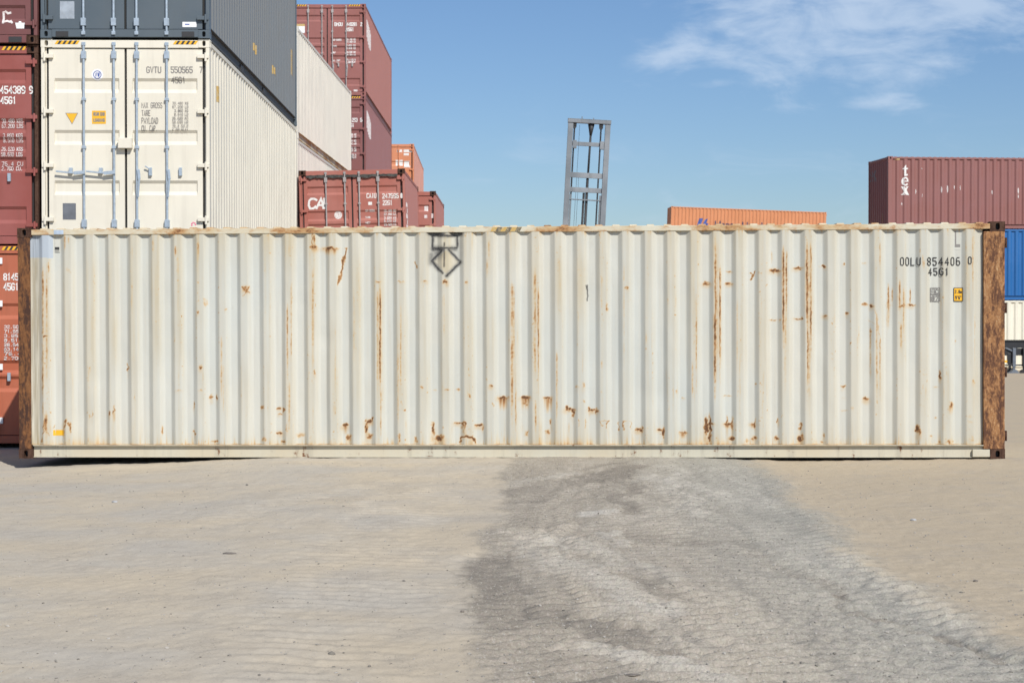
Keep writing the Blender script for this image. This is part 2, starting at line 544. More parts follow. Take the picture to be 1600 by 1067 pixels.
def casting(x0, x1, y0, y1, z0, z1, endface, sideface):
    """corner casting: a block with oval openings on its end and side faces"""
    mb = MB()
    cx, cy, cz = (x0 + x1) / 2, (y0 + y1) / 2, (z0 + z1) / 2

    def face(fn, w0, w1, h0, h1, hole):
        if not hole:
            mb.quad(fn(w0, h0, 0), fn(w1, h0, 0), fn(w1, h1, 0), fn(w0, h1, 0))
            return
        mw, mh, n = (w0 + w1) / 2, (h0 + h1) / 2, 16
        rw, rh = .026, .040
        outer, inner = [], []
        for k in range(n):
            a = 2 * math.pi * k / n + math.pi / n
            ca, sa = math.cos(a), math.sin(a)
            s = 1 / max(abs(ca), abs(sa))
            outer.append((mw + ca * s * (w1 - w0) / 2, mh + sa * s * (h1 - h0) / 2))
            e = 2.0 / 3.2
            inner.append((mw + rw * math.copysign(abs(ca) ** e, ca), mh + rh * math.copysign(abs(sa) ** e, sa)))
        for k in range(n):
            l = (k + 1) % n
            mb.quad(fn(*outer[k], 0), fn(*outer[l], 0), fn(*inner[l], 0), fn(*inner[k], 0))
            mb.quad(fn(*inner[k], 0), fn(*inner[l], 0), fn(*inner[l], .07), fn(*inner[k], .07))
        mb.poly([fn(*inner[k], .07) for k in range(n)], 1)
        # the corner bits between the ring and the true corners
        for sx in (-1, 1):
            for sz in (-1, 1):
                c = (mw + sx * (w1 - w0) / 2, mh + sz * (h1 - h0) / 2)
                near = sorted(range(n), key=lambda k: (outer[k][0] - c[0]) ** 2 + (outer[k][1] - c[1]) ** 2)[:2]
                mb.poly([fn(*c, 0), fn(*outer[near[0]], 0), fn(*outer[near[1]], 0)])
    ey, ed = (y0, 1) if endface < 0 else (y1, -1)
    face(lambda w, h, d: (w, ey + ed * d, h), x0, x1, z0, z1, True)
    oy = y1 if endface < 0 else y0
    face(lambda w, h, d: (w, oy, h), x0, x1, z0, z1, False)
    sx, sd = (x0, 1) if sideface < 0 else (x1, -1)
    face(lambda w, h, d: (sx + sd * d, w, h), y0, y1, z0, z1, True)
    ox = x1 if sideface < 0 else x0
    face(lambda w, h, d: (ox, w, h), y0, y1, z0, z1, False)
    mb.quad((x0, y0, z0), (x0, y1, z0), (x1, y1, z0), (x1, y0, z0))
    mb.quad((x0, y0, z1), (x1, y0, z1), (x1, y1, z1), (x0, y1, z1))
    return mb


RIBD, RIBS = .029, .055


def build_door(root, x0, x1, H, left, ribs, p, hinge=None, metal=None):
    """one door leaf with ribs pressed inwards, two locking rods, handles and hinges; faces -Y"""
    z0, z1 = 0.135, H - 0.135
    yf, dep = 0.030, RIBD
    m = 0.075
    xs = [x0, x0 + m, x0 + m + .012, x1 - m - .012, x1 - m, x1]
    zs = [(z0, 0)]
    for zb, zt in ribs:
        zs += [(zb, 0), (zb + RIBS, 1), (zt - RIBS * .8, 1), (zt, 0)]
    zs.append((z1, 0))
    mb = MB()
    rows = []
    for z, d in zs:
        rows.append([(x, yf + (dep if d and 2 <= i <= 3 else 0), z) for i, x in enumerate(xs)])
    mb.grid(rows)
    b = yf + .05
    mb.quad((x0, b, z0), (x0, b, z1), (x0, yf, z1), (x0, yf, z0))
    mb.quad((x1, yf, z0), (x1, yf, z1), (x1, b, z1), (x1, b, z0))
    mb.quad((x0, yf, z1), (x0, b, z1), (x1, b, z1), (x1, yf, z1))
    mb.quad((x0, yf, z0), (x1, yf, z0), (x1, b, z0), (x0, b, z0))
    door = mb.build('door', p, root)
    metal = metal or M['galv']
    c = W / 2
    rods = (c - .165, c - .60) if left else (c + .165, c + .60)
    for xr in rods:
        r = MB()
        yr = yf - .030
        r.tube((xr, yr, .06), (xr, yr, H - .06), .0175, 10)
        for zz in (.07, H - .07):                      # cam and keeper
            r.box(xr - .028, xr + .028, yr - .020, yf + .018, zz - .025, zz + .025)
        for zz in (.23, H - .23):                      # bracket
            r.box(xr - .036, xr + .036, yr - .026, yf - .001, zz - .055, zz + .055)
        for zz in (H * .46, H * .70):
            r.box(xr - .030, xr + .030, yr - .022, yf - .001, zz - .02, zz + .02)
        rod = r.build('locking_rod', metal, door, bevel=.004)
        h = MB()
        zh = .97
        if left:
            h.bar((xr + .02, yr - .03, zh), (xr - .14, yr - .035, zh - .015), .05, .02)
            h.bar((xr - .13, yr - .035, zh - .015), (xr - .40, yr - .035, zh + .012), .026, .016)
            h.box(xr - .215, xr - .165, yr - .028, yf - .001, zh - .02, zh + .065)
        else:
            h.bar((xr + .025, yr - .03, zh + .04), (xr + .04, yr - .035, zh - .10), .04, .02)
            h.bar((xr + .04, yr - .035, zh - .09), (xr + .02, yr - .033, zh - .36), .026, .016)
            h.box(xr + .17, xr + .215, yf - .04, yf - .001, zh - .05, zh + .07)
            if xr < c + .3:
                h.bar((xr + .18, yf - .035, zh + .05), (xr + .12, yf - .05, zh + .09), .02, .012)
        h.build('handle', metal, door, bevel=.003)
    for f in (.10, .37, .64, .915):
        zz = H * f
        h = MB()
        if left:
            h.box(.012, x0 + .07, -.020, yf - .001, zz - .028, zz + .028)
            h.tube((.055, -.018, zz - .075), (.055, -.018, zz + .05), .018, 8)
        else:
            h.box(x1 - .07, W - .012, -.020, yf - .001, zz - .028, zz + .028)
            h.tube((W - .055, -.018, zz - .075), (W - .055, -.018, zz + .05), .018, 8)
        h.build('hinge', hinge or p, door, bevel=.004)
    return door


GROUP = 'shipping containers in the yard'


def container(label, mat_world, L, H, p, ribs=None, phase=0.1, hazard=True, cast=None, rail=None, post=None, floorrail=None,
              skip_side=None, rod_metal=None, pitch=PITCHC, side=None, hinge=None):
    root = empty('shipping_container', label, 'container', mat=mat_world, group=GROUP)
    cast, rail, post, floorrail = cast or p, rail or p, post or (p, p), floorrail or p
    CX, CY, CZ = .162, .178, .118
    for ex in (-1, 1):
        for ey in (-1, 1):
            for ez in (0, 1):
                x0, x1 = (0, CX) if ex < 0 else (W - CX, W)
                y0, y1 = (0, CY) if ey < 0 else (L - CY, L)
                z0, z1 = (0, CZ) if ez == 0 else (H - CZ, H)
                casting(x0, x1, y0, y1, z0, z1, ey, ex).build('corner_casting', [cast, M['dark']], root)
    i = .003
    for ex in (-1, 1):
        for ey in (-1, 1):
            mb = MB()
            sx = (lambda a: a) if ex < 0 else (lambda a: W - a)
            sy = (lambda a: a) if ey < 0 else (lambda a: L - a)

            def bx(xa, xb, ya, yb):
                mb.box(min(sx(xa), sx(xb)), max(sx(xa), sx(xb)), min(sy(ya), sy(yb)), max(sy(ya), sy(yb)), CZ, H - CZ)
            if ey < 0:
                bx(i, .055, i, .16)
                bx(.056, .075, .045, .158)
            else:
                bx(i, .10, i, .155)
            mb.build('corner_post', post[0 if ey < 0 else 1], root, bevel=.006)
    # rails
    for ex in (-1, 1):
        sx = (lambda a: a) if ex < 0 else (lambda a: W - a)
        mb = MB()
        mb.box(min(sx(.004), sx(.07)), max(sx(.004), sx(.07)), CY, L - CY, H - .088, H - .022)
        mb.build('top_rail', rail, root, bevel=.005)
        mb = MB()
        y0, y1 = CY, L - CY
        xa = lambda a, b: (min(sx(a), sx(b)), max(sx(a), sx(b)))
        mb.box(*xa(.002, .06), y0, y1, .158, .166)
        mb.box(*xa(.050, .058), y0, y1, .020, .157)
        mb.box(*xa(.030, .10), y0, y1, .012, .0195)
        mb.build('bottom_rail', floorrail, root)
    # header and sill at the door end, rails at the far end
    mb = MB(); mb.box(CX, W - CX, .006, .12, H - .125, H - .014); mb.build('header', rail if rail is not p else p, root, bevel=.005)
    mb = MB(); mb.box(CX, W - CX, .006, .12, .014, .125); mb.build('sill', p, root, bevel=.005)
    mb = MB()
    mb.box(CX, W - CX, L - .08, L - .004, H - .10, H - .014)
    mb.build('end_beam', p, root, bevel=.005)
    mb = MB()
    mb.box(CX, W - CX, L - .08, L - .004, .014, .15)
    mb.build('end_beam', p, root, bevel=.005)
    # side panels
    for ex in (-1, 1):
        if skip_side == ex:
            continue
        s0, s1 = .158, L - .153
        ks = [s0] + corr_kinks(s0, s1, phase, pitch) + [s1]
        mb = MB()
        rows = []
        for z in (.167, H - .086):
            row = []
            for s in ks:
                x = .010 + DEPTH * corr(s, phase, pitch)
                row.append((x if ex < 0 else W - x, s, z))
            rows.append(row if ex > 0 else row[::-1])
        mb.grid(rows)
        mb.build('side_panel', side or p, root)
    # far end wall
    ks = [.10] + corr_kinks(.10, W - .10, .14, .25) + [W - .10]
    mb = MB()
    mb.grid([[(s, L - .012 - .04 * corr(s, .14, .25), z) for s in ks[::-1]] for z in (.151, H - .101)])
    mb.build('end_wall', p, root)
    # roof of pressed ribs across, floor
    mb = MB()
    y0, n = .19, int((L - .38) / .2085)
    pt = (L - .38) / n
    prof = [(.135, 0)]
    for k in range(n):
        b = y0 + k * pt
        prof += [(b + .035, 0), (b + .055, 1), (b + .135, 1), (b + .155, 0)]
    prof.append((L - .135, 0))
    rows = []
    for y, u in prof:
        z = H - .030 + .028 * u
        zl = H - .030
        rows.append([(.071, y, zl), (.085, y, zl), (.10, y, z), (W - .10, y, z), (W - .085, y, zl), (W - .071, y, zl)])
    mb.grid(rows)
    mb.build('roof_panel', rail if rail is not p else p, root)
    mb = MB(); mb.box(.101, W - .101, .121, L - .081, .10, .14); mb.build('floor', M['dark'], root)
    # doors
    g = MB()
    g.box(.076, W - .076, .062, .11, .1255, H - .1255)
    g.build('gasket', M['rubber'], root)
    if ribs is None:
        ribs = [(H * f - .09, H * f + .09) for f in (.24, .50, .77)]
    build_door(root, .108, W / 2 - .018, H, True, ribs, p, hinge, rod_metal)
    build_door(root, W / 2 + .018, W - .108, H, False, ribs, p, hinge, rod_metal)
    if hazard:
        for x0 in (.20, W - .53):
            mb = MB()
            zt, zb, yy = H - .022, H - .075, .004
            n = 9
            for k in range(n):
                a, b2 = x0 + .33 * k / n, x0 + .33 * (k + 1) / n
                sh = .035
                mb.quad((a, yy, zb), (b2, yy, zb), (b2 + sh, yy, zt), (a + sh, yy, zt), k % 2)
            mb.build('hazard_stripe', [M['yellow'], M['black']], root)
    root['_ribs'] = [v for r in ribs for v in r]
    return root


class DoorFace:
    """lays lettering on the door end of a container, placed by measurements taken on the photograph"""
    def __init__(self, root, xr, yb, k, ribs, H):
        self.root, self.xr, self.yb, self.k, self.H = root, xr, yb, k, H
        self.ribs = ribs
        self.kinks = []
        for zb, zt in ribs:
            self.kinks += [zb, zb + RIBS, zt - RIBS * .8, zt]

    def depth(self, z):
        for zb, zt in self.ribs:
            if zb <= z <= zt:
                return RIBD * max(0, min(1, (z - zb) / RIBS, (zt - z) / (RIBS * .8)))
        return 0.0

    def conv(self, a, b, l):
        return (a, .030 + self.depth(b) - .0025 - l, b)

    def X(self, px):
        return W - (self.xr - px) / self.k

    def Z(self, py):
        return (self.yb - py) / self.k

    def text(self, s, px0, px1, py0, py1, th, mat, name='lettering', lift=0.0, slots=None):
        return flat_mesh(stroke_text(s, self.X(px0), self.X(px1), self.Z(py1), self.Z(py0), th, slots), name, mat, self.root,
                         self.conv, self.kinks, 1, lift)

    def lines(self, rows, mat, th, name='lettering'):
        lay = []
        for s, px0, px1, py0, py1 in rows:
            lay += stroke_text(s, self.X(px0), self.X(px1), self.Z(py1), self.Z(py0), th)
        return flat_mesh(lay, name, mat, self.root, self.conv, self.kinks, 1)

    def shape(self, pts, mat, name, lift=0.0):
        return flat_mesh([[[(self.X(a), self.Z(b)) for a, b in pts]]], name, mat, self.root, self.conv, self.kinks, 1, lift)

    def raw(self, layers, mat, name, lift=0.0):
        return flat_mesh(layers, name, mat, self.root, self.conv, self.kinks, 1, lift)


def stand(px_right, Y, z, yaw=0.0, roll=0.0):
    """matrix of a container whose door end faces the camera; its front right lower edge is on the sight column px_right at depth Y"""
    X = (px_right - PCX) / FPX * Y
    rot = Matrix.Rotation(yaw, 4, 'Z') @ Matrix.Rotation(roll, 4, 'Y')
    p = Vector((X, Y, z)) - rot @ Vector((W, 0, 0))
    return Matrix.Translation(p) @ rot


HC, STD, L40, L20 = 2.896, 2.591, 12.192, 6.058

# ------------------------------------------------------------------ the rust-stained white container across the picture
mainL, mainH = 12.192, 2.880
cr, cl = at(1570.5, 716.5, 21.64), at(28.0, 716.0, 22.30)
ay = (cl - cr).normalized()
az_ = Vector((0, 0, 1)); az_ = (az_ - ay * az_.dot(ay)).normalized()
ax_ = ay.cross(az_)
MW = Matrix(((ax_.x, ay.x, az_.x, cr.x), (ax_.y, ay.y, az_.y, cr.y), (ax_.z, ay.z, az_.z, cr.z), (0, 0, 0, 1)))
MWI = MW.inverted()


def main_local(px, py):
    """local (y, z) on the near long side for a photograph pixel"""
    o = MWI @ Vector((0, 0, CAMH))
    d = MWI.to_3x3() @ (at(px, py, 20) - Vector((0, 0, CAMH)))
    k = -o.x / d.x
    q = o + d * k
    return q.y, q.z


# corrugation phase measured on the photograph (centres of the shaded flanks)
ya, yb_ = main_local(97.5, 520)[0], main_local(1507, 520)[0]
MPITCH = (ya - yb_) / round((ya - yb_) / .278)
# the shaded flank faces left (+y local): it is the one after the outer flat
MPHASE = (yb_ - (OUTF + SLOPE / 2)) % MPITCH
main = container('long worn white container streaked with rust lying across the gravel track', MW, mainL, mainH, M['main'], phase=MPHASE,
                 pitch=MPITCH, hazard=False, cast=M['rust_cast'], rail=M['rail'], post=(M['rust_right'], M['rust_left']),
                 floorrail=M['sillrail'], skip_side=-1, hinge=M['rust_cast'])


def vnoise(shape, cells, rng):
    """smooth value noise, 2-D"""
    h, w = shape
    gh, gw = max(2, int(cells[0])) + 2, max(2, int(cells[1])) + 2
    g = rng.random((gh, gw))
    yy = np.linspace(0, gh - 2.001, h); xx = np.linspace(0, gw - 2.001, w)
    iy, ix = yy.astype(int), xx.astype(int)
    fy, fx = yy - iy, xx - ix
    fy, fx = fy * fy * (3 - 2 * fy), fx * fx * (3 - 2 * fx)
    a, b = g[np.ix_(iy, ix)], g[np.ix_(iy, ix + 1)]
    c, d = g[np.ix_(iy + 1, ix)], g[np.ix_(iy + 1, ix + 1)]
    return (a * (1 - fx) + b * fx) * (1 - fy)[:, None] + (c * (1 - fx) + d * fx) * fy[:, None]


def main_panel():
    s0, s1 = .262, mainL - .153
    z0, z1 = .167, mainH - .086
    nu, nv = 1480, 330
    S, Z = np.linspace(s0, s1, nu), np.linspace(z0, z1, nv)
    jit = np.interp(S, np.linspace(s0, s1, 170), RNG.normal(0, .0035, 170))
    dep = np.array([corr(s, MPHASE, MPITCH) for s in S + jit])
    dep = np.convolve(np.pad(dep, 1, mode='edge'), [.12, .76, .12], 'valid')
    # photograph pixel of every point, only to place each stain where it is on the real panel
    SS, ZZ = np.meshgrid(S, Z)
    X = .010 + DEPTH * np.tile(dep, (nv, 1))
    # slight dents
    dent = (vnoise((nv, nu), (4, 44), RNG) - .5) * .011 + (vnoise((nv, nu), (12, 120), RNG) - .5) * .0045
    dr = np.random.default_rng(23)
    for k in range(26):
        cs, cz = dr.uniform(s0 + .3, s1 - .3), z0 + (z1 - z0) * dr.random() ** 1.6
        rs, rz, am = dr.uniform(.07, .22), dr.uniform(.08, .35), dr.uniform(-.003, .013)
        dent = dent + am * np.exp(-((SS - cs) / rs) ** 2 - ((ZZ - cz) / rz) ** 2)
    X = X + dent
    m = np.array(MW)
    wx = m[0, 1] * SS + m[0, 2] * ZZ + m[0, 0] * X + m[0, 3]
    wy = m[1, 1] * SS + m[1, 2] * ZZ + m[1, 0] * X + m[1, 3]
    wz = m[2, 1] * SS + m[2, 2] * ZZ + m[2, 0] * X + m[2, 3] - CAMH
    fd = wy * CF.y + wz * CF.z
    ud = wy * CU.y + wz * CU.z
    PX, PY = PCX + FPX * wx / fd, PCY - FPX * ud / fd
    n_f = vnoise((nv, nu), (150, 700), RNG)
    n_m = vnoise((nv, nu), (40, 220), RNG)
    n_v = vnoise((nv, nu), (12, 900), RNG)
    n_v2 = vnoise((nv, nu), (4, 420), RNG)
    n_l = .55 * vnoise((nv, nu), (18, 380), RNG) + .45 * vnoise((nv, nu), (50, 500), RNG)
    n_b = vnoise((nv, nu), (4, 14), RNG)
    WX = (vnoise((nv, nu), (60, 300), RNG) - .5) * 3.6 + (vnoise((nv, nu), (140, 640), RNG) - .5) * 2.4
    WY = (vnoise((nv, nu), (60, 300), RNG) - .5) * 3.2 + (vnoise((nv, nu), (140, 640), RNG) - .5) * 2.4
    qx, qy = PX + WX, PY + WY * .8
    rust, black, blue, dirt = (np.zeros((nv, nu)) for _ in range(4))

    def add(a, I):
        np.maximum(rust, a * I, out=rust)

    def streak(x, y0, y1, w, I, fade=.35):
        f = np.clip((qy - y0) / (6 + .08 * (y1 - y0)), 0, 1) * np.clip((y1 - qy) / (4 + fade * (y1 - y0)), 0, 1)
        g = np.clip(.32 + 1.05 * n_l, 0, 1.2)
        add(np.exp(-((PX + WX * .2 - x) / (w * .74)) ** 2) * f * g * (.6 + .6 * n_f), I * 1.15)
        add(np.exp(-((PX + WX * .4 - x) / (w * 2.2)) ** 2) * f * (.35 + .75 * n_v), I * .40)

    def spot(x, y, rx, ry, I, drip=0):
        a = np.exp(-(((qx - x) / (rx * .98)) ** 2 + ((qy - y) / (ry * 1.0)) ** 2) ** 1.3) * (.40 + .9 * n_f)
        add(a, I * 1.25)
        add(np.exp(-(((PX - x) / (rx * 1.7)) ** 2 + ((PY - y - ry) / (ry * 1.8 + 2.5)) ** 2)) * (.4 + .9 * n_m), I * .36)
        if drip:
            f = np.clip((PY - y) / 2, 0, 1) * np.clip((y + drip - PY) / drip, 0, 1)
            add(np.exp(-((PX - x) / (rx * .9)) ** 4) * f * (.35 + 1.0 * n_v), I * .85)

    def seg(x0, y0, x1, y1, w, I, dest=None, px=None, py=None):
        px = qx if px is None else px
        py = qy if py is None else py
        dx, dy = x1 - x0, y1 - y0
        t = np.clip(((px - x0) * dx + (py - y0) * dy) / (dx * dx + dy * dy + 1e-6), 0, 1)
        d = np.hypot(px - x0 - t * dx, py - y0 - t * dy)
        a = np.exp(-(d / (w * (.75 if dest is None else 1.0))) ** 2)
        if dest is None:
            add(a * (.75 + .4 * n_f), I)
        else:
            np.maximum(dest, a * I, out=dest)
    # long runs
    for a in ((67, 405, 692, 3, .55), (73, 405, 640, 2.5, .5), (72, 640, 692, 4, .75), (76, 408, 430, 2, .7), (101, 362, 395, 2, .7), (107, 366, 384, 2, .6), (102, 440, 690, 1.5, .25),
              (110, 655, 685, 2, .6), (100, 655, 690, 3, .6), (274, 382, 405, 2, .75), (277, 400, 415, 2, .5), (310, 372, 412, 2, .5), (239, 370, 400, 2, .4),
              (346, 520, 640, 2, .5), (349, 560, 660, 1.5, .45), (449, 470, 600, 1.6, .65), (455, 434, 600, 1.5, .55), (452, 590, 690, 2, .4), (491, 362, 388, 2, .8), (489, 410, 600, 3, .40),
              (524, 500, 640, 2, .28), (553, 440, 600, 1.5, .35), (594, 437, 640, 1.8, .95), (590, 440, 640, 2.5, .45), (595, 600, 692, 1.8, .6), (626, 470, 640, 2, .45), (622, 520, 692, 1.5, .4),
              (694, 450, 560, 2, .3), (691, 380, 420, 1.2, .2), (761, 400, 440, 2, .6), (764, 370, 420, 2.5, .35), (800, 430, 692, 3.2, .62), (803, 440, 600, 1.6, .5), (806, 600, 690, 1.5, .55),
              (836, 410, 620, 3, .55), (841, 440, 622, 1.4, .85), (870, 540, 692, 1.6, .55), (837, 620, 692, 2, .5), (889, 655, 690, 1.5, .4), (910, 540, 600, 1.5, .25), (940, 430, 450, 1.8, .5),
              (948, 470, 490, 2, .6), (940, 560, 580, 2, .5), (975, 400, 640, 2.5, .22), (1088, 450, 640, 1.6, .55), (1082, 560, 640, 2, .45), (1118, 360, 630, 2.6, .75), (1117, 480, 640, 1.8, .95), (1125, 405, 625, 1.5, .95),
              (1121, 395, 620, 3.5, .35), (1152, 460, 600, 2, .3), (1224, 380, 560, 1.9, .95), (1229, 385, 520, 1.5, .8), (1227, 390, 650, 3.4, .35), (1261, 372, 540, 2.0, 1.0), (1267, 372, 590, 1.6, .9),
              (1264, 372, 690, 4.2, .40), (1262, 460, 640, 1.5, .75), (1206, 390, 420, 2, .4), (1340, 520, 560, 2, .3), (1360, 500, 620, 2, .45), (1370, 480, 640, 1.6, .55), (1375, 520, 640, 1.4, .6),
              (1388, 440, 520, 1.7, .85), (1394, 445, 485, 1.5, .7), (1386, 460, 530, 1.2, .5), (1406, 434, 500, 1.8, .85), (1412, 445, 540, 1.8, .6), (1408, 500, 560, 2.5, .5), (1422, 447, 482, 1.3, .8),
              (1444, 400, 430, 2, .4), (1470, 450, 540, 2, .25), (1520, 360, 480, 2, .4), (1523, 480, 600, 1.5, .3), (1375, 372, 430, 1.5, .5), (1367, 372, 410, 1.3, .3), (1442, 393, 425, 1.5, .55)):
        streak(*a)
    # bars, chips and spots (with the runs below them)
    for a in ((491, 387, 6, 3, .95, 8), (517, 388, 12, 2.2, 1.0, 14), (384, 452, 6, 6, .7, 0), (320, 473, 4, 8, .35, 0), (309, 487, 2, 3, .7, 0), (353, 483, 3, 2, .5, 0), (591, 440, 5, 1.4, .6, 0), (627, 440, 6, 1.4, .5, 0),
              (664, 440, 4, 1.6, .75, 0), (696, 440, 4, 3.0, .9, 6), (729, 442, 3, 2, .6, 0), (313, 574, 3, 3, .9, 0), (279, 610, 6, 1.2, .5, 0), (313, 610, 4, 1.2, .4, 0), (330, 620, 3, 5, .6, 0), (339, 621, 1.5, 5, .8, 0),
              (253, 673, 2, 8, .55, 0), (303, 632, 1.3, 6, .8, 0), (304, 675, 1.5, 4, .9, 0), (335, 690, 6, 2, .6, 0), (200, 574, 1.2, 7, .7, 0), (171, 646, 1.5, 5, .8, 0), (178, 642, 1.6, 8, .9, 0), (144, 648, 1, 6, .6, 0), (140, 650, 1.4, 4, .5, 0), (140, 575, 2, 3, .5, 0),
              (70, 526, 5, 1.2, .8, 3), (70, 568, 5, 1.2, .5, 0), (437, 638, 4, 1.8, .8, 2), (438, 647, 4, 1.5, .7, 0), (410, 637, 2, 2.5, .6, 0), (443, 640, 1.2, 4, .7, 0), (437, 676, 5, 2.5, .85, 5), (443, 690, 4, 2, .7, 0), (448, 668, 1.2, 6, .6, 0), (413, 686, 4, 5, .5, 0), (470, 680, 7, 4, .4, 0),
              (539, 664, 5, 3, 1.0, 20), (545, 684, 4, 6, .8, 0), (576, 658, 5, 3, .95, 6), (573, 668, 2.5, 10, .9, 0), (578, 682, 5, 5, .6, 0), (582, 655, 1.5, 4, .9, 0), (492, 581, 1.6, 4, .8, 0), (624, 684, 2, 7, .7, 0), (650, 687, 2.5, 5, .8, 0), (658, 604, 3, 2, .55, 0), (677, 670, 3, 10, .95, 10), (687, 684, 8, 5, 1.0, 0),
              (680, 609, 5, 1, .35, 0), (698, 609, 5, 1.3, .6, 0), (716, 609, 4, 1.5, .65, 0), (734, 619, 2, 3.5, .6, 0), (719, 661, 8, 2, .85, 0), (726, 663, 2.5, 7, 1.0, 4), (724, 670, 4, 8, .5, 0), (749, 664, 6, 2.5, .95, 4), (754, 670, 2, 4, .6, 0), (767, 603, 4, 2, .95, 4), (770, 632, 2, 3, .5, 0),
              (786, 621, 8, 2.2, 1.0, 24), (821, 621, 8, 2.6, 1.05, 26), (822, 628, 5, 8, .6, 0), (856, 621, 8, 2.2, .9, 30), (856, 628, 4, 8, .45, 0), (822, 678, 4, 5, .5, 0), (856, 675, 4, 5, .6, 0), (861, 660, 2, 6, .6, 0), (891, 640, 9, 2.4, .95, 6), (895, 645, 3, 7, .8, 0), (886, 637, 3, 3, .8, 0), (927, 641, 8, 2, .95, 4), (921, 640, 1.5, 5, .9, 0), (932, 642, 1.5, 5, .9, 0),
              (979, 450, 3, 3, .7, 0), (949, 481, 1.4, 4, .7, 0), (1103, 443, 7, 2.4, .95, 6), (1139, 443, 6, 2, .95, 2), (1139, 425, 5, 1.3, .7, 0), (1212, 423, 9, 2.6, 1.05, 7), (1247, 419, 8, 1.8, .85, 5), (1288, 417, 3, 3, .8, 0), (1282, 416, 5, 1.2, .4, 0), (1319, 413, 2.5, 2, .7, 0), (1351, 411, 4, 1.5, .5, 0),
              (1208, 500, 6, 1.2, .55, 0), (1218, 500, 2, 1.5, .5, 0), (1246, 498, 6, 1.2, .7, 0), (1253, 497, 2, 2, .8, 0), (1289, 494, 4, 1.8, .95, 0), (1324, 491, 3, 2, .95, 0), (1352, 475, 5, 1.6, .8, 6), (1362, 478, 3.5, 3, 1.1, 0), (1424, 477, 7, 1.7, 1.0, 3), (1387, 476, 4, 1.6, .6, 0), (1408, 478, 5, 2, .7, 0),
              (1139, 618, 6, 1.2, .4, 0), (1132, 618, 4, 1.2, .5, 0), (1181, 600, 2, 2, .6, 0), (1057, 612, 2, 4, .4, 0), (1068, 622, 3, 1.5, .4, 0), (901, 604, 3, 4, .4, 0), (912, 602, 3, 5, .5, 0), (912, 626, 2.5, 3, .5, 0), (999, 671, 7, 2.4, 1.0, 3), (1003, 670, 2, 5, 1.0, 0), (1030, 671, 4, 2, .9, 0), (1036, 676, 2.5, 9, 1.0, 0), (1067, 676, 6, 2, .95, 14), (1072, 676, 1.5, 4, .8, 0),
              (1103, 666, 3.5, 14, 1.15, 10), (1109, 665, 2, 16, 1.1, 0), (1110, 683, 2.5, 7, 1.1, 0), (1112, 662, 6, 1.4, .7, 0), (1139, 662, 8, 2, 1.05, 10), (1136, 660, 1.5, 10, .8, 0), (1145, 662, 2, 10, .9, 0), (1143, 685, 4, 4, .9, 0), (1176, 662, 5, 1.4, .8, 10), (1180, 662, 1.5, 8, .8, 0), (1178, 684, 4, 4, .8, 0), (1168, 689, 5, 3, .5, 0),
              (1216, 657, 1.5, 4, .8, 0), (1213, 685, 5, 4, .7, 0), (1250, 685, 4, 5, 1.05, 0), (1254, 681, 3, 6, .95, 0), (1250, 667, 3, 5, .6, 0), (1253, 663, 1.3, 3, .8, 0), (1288, 681, 2, 5, .5, 0), (1286, 690, 4, 2, .5, 0), (1318, 604, 4, 2.5, .6, 0), (1319, 641, 6, 1, .45, 0), (1319, 622, 5, 1, .3, 0), (1353, 623, 5, 3, .8, 4), (1332, 637, 2, 2, .4, 0), (1360, 516, 2, 5, .6, 0),
              (1469, 586, 2, 7, 1.0, 0), (1469, 582, 3, 3, .6, 0), (1462, 604, 5, 1.5, .4, 0), (1462, 652, 4, 1.5, .4, 0), (1486, 632, 3.5, 4, .9, 20), (1521, 595, 2, 3, .6, 0), (1434, 670, 4, 6, 1.0, 10), (1438, 676, 2, 5, .7, 0), (1484, 690, 4, 4, .8, 0), (1456, 681, 2, 2, .5, 0), (1515, 650, 4, 3, .25, 0), (1516, 659, 4, 3, .28, 0), (1519, 685, 3, 6, .4, 0), (1468, 690, 3, 2, .5, 0), (1492, 532, 1.5, 3, .5, 0)):
        spot(*a)
    for a in ((542, 389, 539, 400, 2.4, 1.0), (539, 400, 535, 416, 2.6, .95), (535, 416, 533, 428, 2.4, .9), (533, 428, 528, 445, 2.2, .8), (488, 362, 490, 386, 1.3, .8), (377, 449, 391, 458, 1.2, .9), (390, 448, 380, 462, 1.2, .8), (384, 447, 386, 460, 1, .7),
              (647, 408, 653, 418, 1.5, .8), (1171, 426, 1175, 431, 1.5, .9), (1180, 425, 1172, 437, 1.7, .9), (903, 656, 904, 668, 1.0, .6), (915, 656, 913, 668, 1.0, .65), (936, 657, 941, 666, 1.2, .8), (951, 657, 946, 670, 1.2, .8), (937, 657, 951, 657, 1, .6),
              (974, 658, 975, 672, 1.3, .8), (986, 659, 985, 670, 1.0, .7), (973, 658, 987, 658, 1, .5), (967, 660, 967, 672, 1.3, .7), (720, 684, 730, 681, 2.2, 1.2), (730, 681, 742, 687, 2.2, 1.2), (718, 692, 720, 684, 1.8, 1.1), (742, 687, 744, 692, 1.8, 1.1),
              (1356, 500, 1374, 512, 1.2, .3), (1368, 484, 1376, 540, 1.2, .5), (86, 664, 84, 668, 1.5, .6), (103, 655, 99, 670, 1.6, .9), (107, 660, 112, 675, 1.4, .8), (69, 655, 66, 690, 1.3, .8), (70, 668, 76, 680, 1.2, .7), (278, 410, 276, 424, 2.2, .22), (105, 420, 108, 425, 3, .25)):
        seg(*a)
    # small chips along the edges of the flats, rust creeping up from the bottom rail and down from the top
    out = np.tile(dep, (nv, 1))
    edge = np.exp(-((out - .10) / .16) ** 2)
    chips = np.clip((n_f - .80) * 6, 0, 1) * edge * np.clip((n_v2 - .42) * 3, 0, 1)
    add(chips, .8)
    lowb = np.exp(-(ZZ - z0) / .05)
